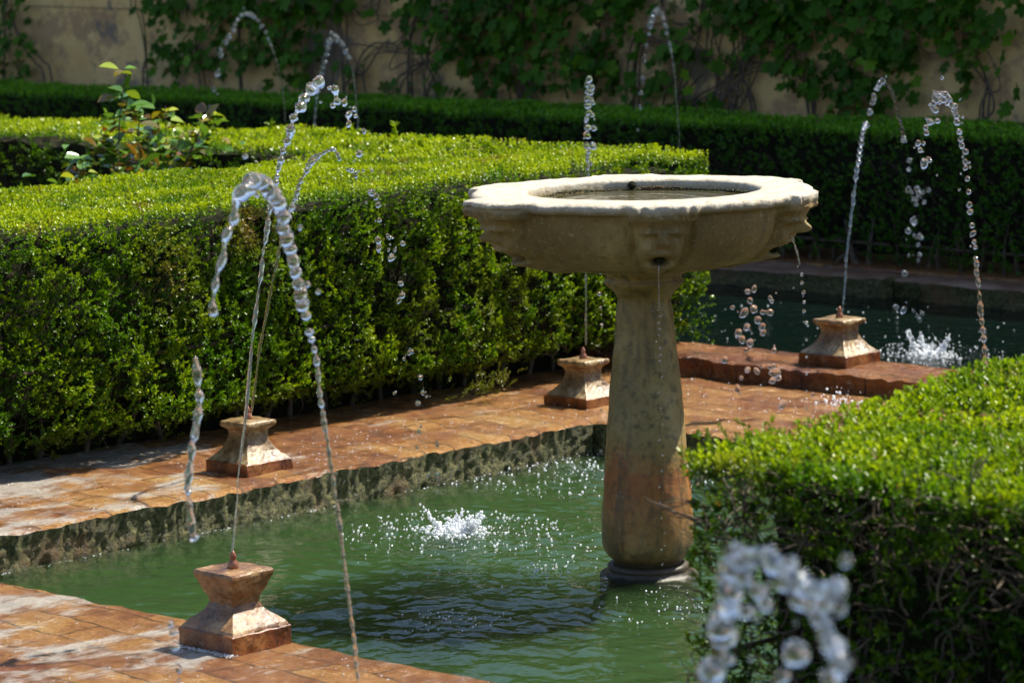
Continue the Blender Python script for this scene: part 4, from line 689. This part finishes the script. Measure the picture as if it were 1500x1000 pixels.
def pedestal(x, y, z0, s, label, near=False, seed=0, H=.155):
    t_ = tag(empty('fountain_pedestal', (x, y, z0)), label, 'pedestal', 'stone nozzle pedestals round the pool'); h = s/2; mat = M['ped_near' if near else 'ped']
    b = .046 if near else .040
    V, F = square_sweep(dense([(0, -.01), (h, -.01), (h, b-.003), (h-.003, b), (0, b)]), 24, .002, seed); mesh_np('base', V, F, M['ped_base'], t_, smooth=False)
    if near: pr = [(h-.003, b), (h*.93, b+.008), (h*.78, b+.022), (h*.64, b+.034), (h*.51, b+.048), (h*.45, b+.062), (h*.47, b+.078), (h*.56, b+.096), (h*.62, b+.114), (h*.68, b+.128), (h*.71, b+.136), (h*.71, b+.143), (h*.68, b+.148), (0, b+.149)]
    else: pr = [(h-.003, b), (h*.90, b+.007), (h*.78, b+.018), (h*.66, b+.032), (h*.56, b+.048), (h*.49, b+.064), (h*.46, b+.078), (h*.46, b+.090), (h*.49, b+.100), (h*.56, b+.107), (h*.62, b+.110), (h*.655, b+.115), (h*.665, b+.121), (h*.65, b+.128), (h*.61, b+.131), (0, b+.132)]
    V, F = square_sweep(dense(pr, .004), 26, .002, seed+3); mesh_np('shaft', V, F, mat, t_, smooth=False)
    zt = pr[-1][1]-.003; lp = [(0, 0), (.0135, 0), (.015, .006), (.0145, .014), (.011, .021), (.0075, .025), (.0085, .029), (.0095, .034), (.0075, .040), (.0045, .044), (.003, .047), (0, .047)]
    th = np.linspace(0, 2*math.pi, 20, endpoint=False); V = np.array([(r*math.cos(a), r*math.sin(a), z+zt) for r, z in lp for a in th]); nz_ = mesh_np('nozzle', V, gridF(len(lp), 20, True), M['nozzle'], t_)
    return zt+z0+.046
pedestal(.1, -1.775, .12, .206, 'nearest ochre pedestal with tapering waist at the lower left on the wet brick edge', True, 1)
pedestal(-1.755, .02, .12, .205, 'sandstone nozzle pedestal with flared foot at the foot of the long left hedge', False, 2)
pedestal(-1.80, 1.78, .12, .212, 'sandstone nozzle pedestal partly hidden behind the fountain column', False, 3)
pedestal(-1.36, 2.79, .203, .228, 'cream nozzle pedestal standing on the raised rust-red kerb by the dark canal', False, 4)

# ------------------------------------------------------------ water jets
DM = []
for i in range(6):
    V, F = ICO3; n = noise(V+i*3.1, .8, i); V2 = V*(1+.16*n[:, None]+.05*noise(V+i*7.7, .35, i+9)[:, None])*[1, 1, [1., 1.15, 1.3, 1.5, .95, 1.1][i]]
    o = mesh_np('droplet', V2, F, M['drop']); DM.append(o.data); bpy.data.objects.remove(o)
def stream(pts, parent, seed):
    P = np.array(pts)[:, :3]; R = np.array(pts)[:, 3]; Ln = np.linalg.norm(np.diff(P, axis=0), axis=1).sum(); n = max(24, int(Ln/.0024))
    S = spline(np.c_[P, R], n); r = np.clip(S[:, 3], .0015, None); P = S[:, :3].copy(); s = np.linspace(0, Ln, n)
    P += .22*r[:, None]*np.stack([noise(np.c_[s, s*0, s*0], .035, seed+i) for i in range(3)], 1)
    ph = np.cumsum(Ln/n/(r*3.4))*2*math.pi+1.5*noise(np.c_[s, s*0, s*0], .06, seed+4); amp = np.clip((r-.003)/.008, .15, .75)
    ph = ph*.8+4*noise(np.c_[s, s*0, s*0], .11, seed+5); r = r*(.80+amp*.42*np.sin(ph)+.32*noise(np.c_[s, s*0, s*0], .035, seed+7)+.18*noise(np.c_[s, s*0, s*0], .013, seed+8)); r = np.clip(r, .0012, None); e = np.minimum(s, Ln-s); r *= np.sqrt(np.clip(e/.008, .02, 1))
    V, F = tube(P, r, 10); return mesh_np('stream', V, F, M['drop'], parent)
JN = [0]
def jet(label, specs, group='water jets arching over the pools', top=True):
    allp = [p for s in specs for k in ('rise', 'fall', 'drops') for p in s[k]]; loc = np.array(allp[0][:3]); t_ = tag(empty('water_jet', tuple(loc)), label, 'water jet', group)
    for s in specs:
        for k in ('rise', 'fall'):
            if len(s[k]) > 1: JN[0] += 11; stream([tuple(np.array(p[:3])-loc)+(p[3],) for p in s[k]], t_, JN[0])
        sat = [] if len(allp) < 6 else [tuple(np.array(p[:3])+rng.normal(0, .014, 3)*[1, 1, 1.6])+(p[3]*rng.uniform(.25, .55),) for p in s['drops'] if rng.random() < .6]
        for p in list(s['drops'])+sat:
            d = bpy.data.objects.new('droplet', DM[int(rng.integers(6))]); col.objects.link(d); d.parent = t_
            d.location = np.array(p[:3])-loc; sc = p[3]*rng.uniform(.85, 1.1); d.scale = (sc, sc, sc); d.rotation_euler = (rng.normal(0, .4), rng.normal(0, .4), rng.uniform(0, 6))
    return t_
jet('tall thin jet rising from the nearest ochre pedestal and breaking into beads', [J1])
jet('lower jet rising from the pedestal at the foot of the long left hedge', [J2])
jet('jet rising straight up behind the stone basin as a column of beads', [J3, J3b, J3c])
jet('jet from the cream pedestal on the kerb, arching to the right over the canal', [J4])
jet('jet at the right whose crown of beads bends left, rising from behind the near hedge', [J5])
jet('thick near jet with chains of large drops crossing in front of the other left jets', [J6, J6b])
jet('blurred cluster of big drops of the nearest jet, in front of the right hedge', [J7])
jet('small far jet against the wall at the upper left, behind the rose bush', [J8])
jet('small far jet behind the crown of the tall left jet', [J9])
jet('small far jet against the vines above the stone basin', [J10])
jet('loose drops falling between the basin and the cream pedestal', [dict(rise=[], fall=[], drops=FALL_DROPS)])
a = math.radians(TH0); p = .424*(math.cos(a)*CD+math.sin(a)*r0)+np.array([-.012*r0[0], -.012*r0[1], 0])
jet('thin trickle falling from the mouth of the front carved face', [dict(rise=[(p[0], p[1], .985, .0026)]+[(p[0]+CD[0]*.012, p[1]+CD[1]*.012, z, .0022) for z in (.96, .92, .88, .85)], fall=[],
    drops=[(p[0]+CD[0]*.014+rng.normal(0, .004), p[1]+CD[1]*.014+rng.normal(0, .004), z, rng.uniform(.0022, .0038)) for z in np.concatenate([np.arange(.845, .7, -.018), np.arange(.7, .02, -.045)])])], 'trickles from the carved faces')
R_ = [np.array(q) for q in SPOUT_RIGHT]
jet('thin trickle falling from the carved face at the right end of the basin', [dict(rise=[tuple(q)+(.0038,) for q in R_[:4]], fall=[], drops=[tuple(q)+(.0055,) for q in R_[4:]]+[tuple(R_[-1]+[0, 0, -.05*i])+(.004,) for i in range(1, 9)])], 'trickles from the carved faces')

# ------------------------------------------------------------ splashes
def splash(label, c, R, n, h, smax=.0045, crown=True, seed=0, flat=1., dens=1.):
    G = Geo(); c = np.array(c, float)
    for i in range(int(n*1.7)):
        a = rng.uniform(0, 2*math.pi); rr = R*rng.random()**.8*1.9; z = max(.001, h*rng.random()**2.2*(1-rr/R/2.2)); s = smax*max(.16, rng.uniform(.1, 1)**2.6)
        G.add(ICO1[0]*s*[1, 1, rng.uniform(.7, 1.5)]+c+[rr*math.cos(a), rr*math.sin(a)*flat, z], ICO1[1])
    if crown:
        arms = [(rng.uniform(0, 2*math.pi), rng.uniform(.3, 1)) for _ in range(9)]+[(math.radians(170), 1.25), (math.radians(20), 1.0)]
        for a, q in arms:
            for i in range(75):
                u = rng.random(); rr = R*(.12+.40*u)+rng.normal(0, .004); z = h*q*u**1.6+rng.normal(0, .003); s = rng.uniform(.0018, .0065)*(1.15-.5*u); a2 = a+rng.normal(0, .16*(1-u)+.03)
                d = rr*(math.cos(a2)*r0+math.sin(a2)*CD*.9); G.add(ICO1[0]*s*[1, 1, rng.uniform(.8, 1.8)]+c+[d[0], d[1], max(.001, z)], ICO1[1])
        for q in rng.normal(0, 1, (420, 3))*[R*.26, R*.26, h*.10]: s = rng.uniform(.002, .007); G.add(ICO1[0]*[s, s, s*.8]+c+[q[0], q[1], abs(q[2])], ICO1[1])
    return tag(G.build('water_splash', M['foam_and_glints']), label, 'splash', kind='stuff')
splash('bright crown splash with spray in the middle of the green pool', (-.883, .09, .002),   .19, 420, .075, crown=True, seed=1)
splash('faint pale splash in the green pool near the lower edge', (0, -.861, .0), .09, 90, .03, .003, crown=False, seed=2)
splash('sparkling splash in the pool corner just left of the column', (-1.30, 1.22, .0), .28, 520, .03, .0055, crown=False, seed=3)
splash('bright splash in the dark canal beyond the raised kerb', (-2.0, 4.3, .0),   .18, 280, .10, .005, crown=True, seed=4)
splash('scattered sparkling drops on the water right of the crown splash', (-.50, .05, .0), .30, 240, .05, .004, crown=False, seed=5)
splash('small sparkle of drops near the foot of the column', (-.261, -.168, .0), .05, 60, .02, .004, crown=False, seed=6)
splash('sparkling ripples of spray in front of the column foot at the right', (.42, -.28, .0), .16, 150, .02, .0035, crown=False, seed=7)
splash('fine spray hanging over the dark canal', (-2.2, 4.0, .0), .9, 260, .25, .0045, crown=False, seed=8)
splash('fine spray dotted over the back brick paving', (-1.0, 2.0, .125), .5, 160, .06, .0035, crown=False, seed=9)
splash('bright drops where the falling water strikes the back paving', (-1.05, 2.36, .125), .05, 60, .08, .007, crown=False, seed=10)
G = Geo()  # white beads added to imitate glints along the waterline
for i in range(260):
    y = -1.6+3.1*rng.random(); s = rng.uniform(.001, .0042); P = np.array([[y, 0, 0]]); d = float(noise(P, .3, 44)[0])
    if d < -.1 or rng.random() < .3: continue
    G.add(ICO1[0]*[s*.8, s*1.2, s*.5]+[-1.520+abs(rng.normal(0, .010)), y, .001], ICO1[1])
for i in range(220):
    s = rng.uniform(.0008, .0022); G.add(ICO1[0]*[s*1.5, s, s*.6]+[.1+rng.uniform(-.10, .12), -1.890+rng.normal(0, .008), .121], ICO1[1])
tag(G.build('waterline_glints', M['foam_and_glints']), 'thin line of white beads made as sun glints where the water meets the mossy pool wall', 'glints', kind='stuff')
# drops of spray standing on the wet paving
G = Geo()
for i in range(900):
    x = rng.uniform(-2.05, -1.55) if i % 2 else rng.uniform(-1.5, 1.6); y = rng.uniform(-1.5, 2.4) if i % 2 else (rng.uniform(1.56, 2.45) if i % 4 else rng.uniform(-2.7, -1.7))
    s = rng.uniform(.0008, .0030); G.add(ICO1[0]*[s*1.4, s*1.2, s*.7]+[x, y, .123], ICO1[1])
tag(G.build('spray_drops', M['spark']), 'tiny drops of spray lying all over the wet brick paving', 'drops', kind='stuff')
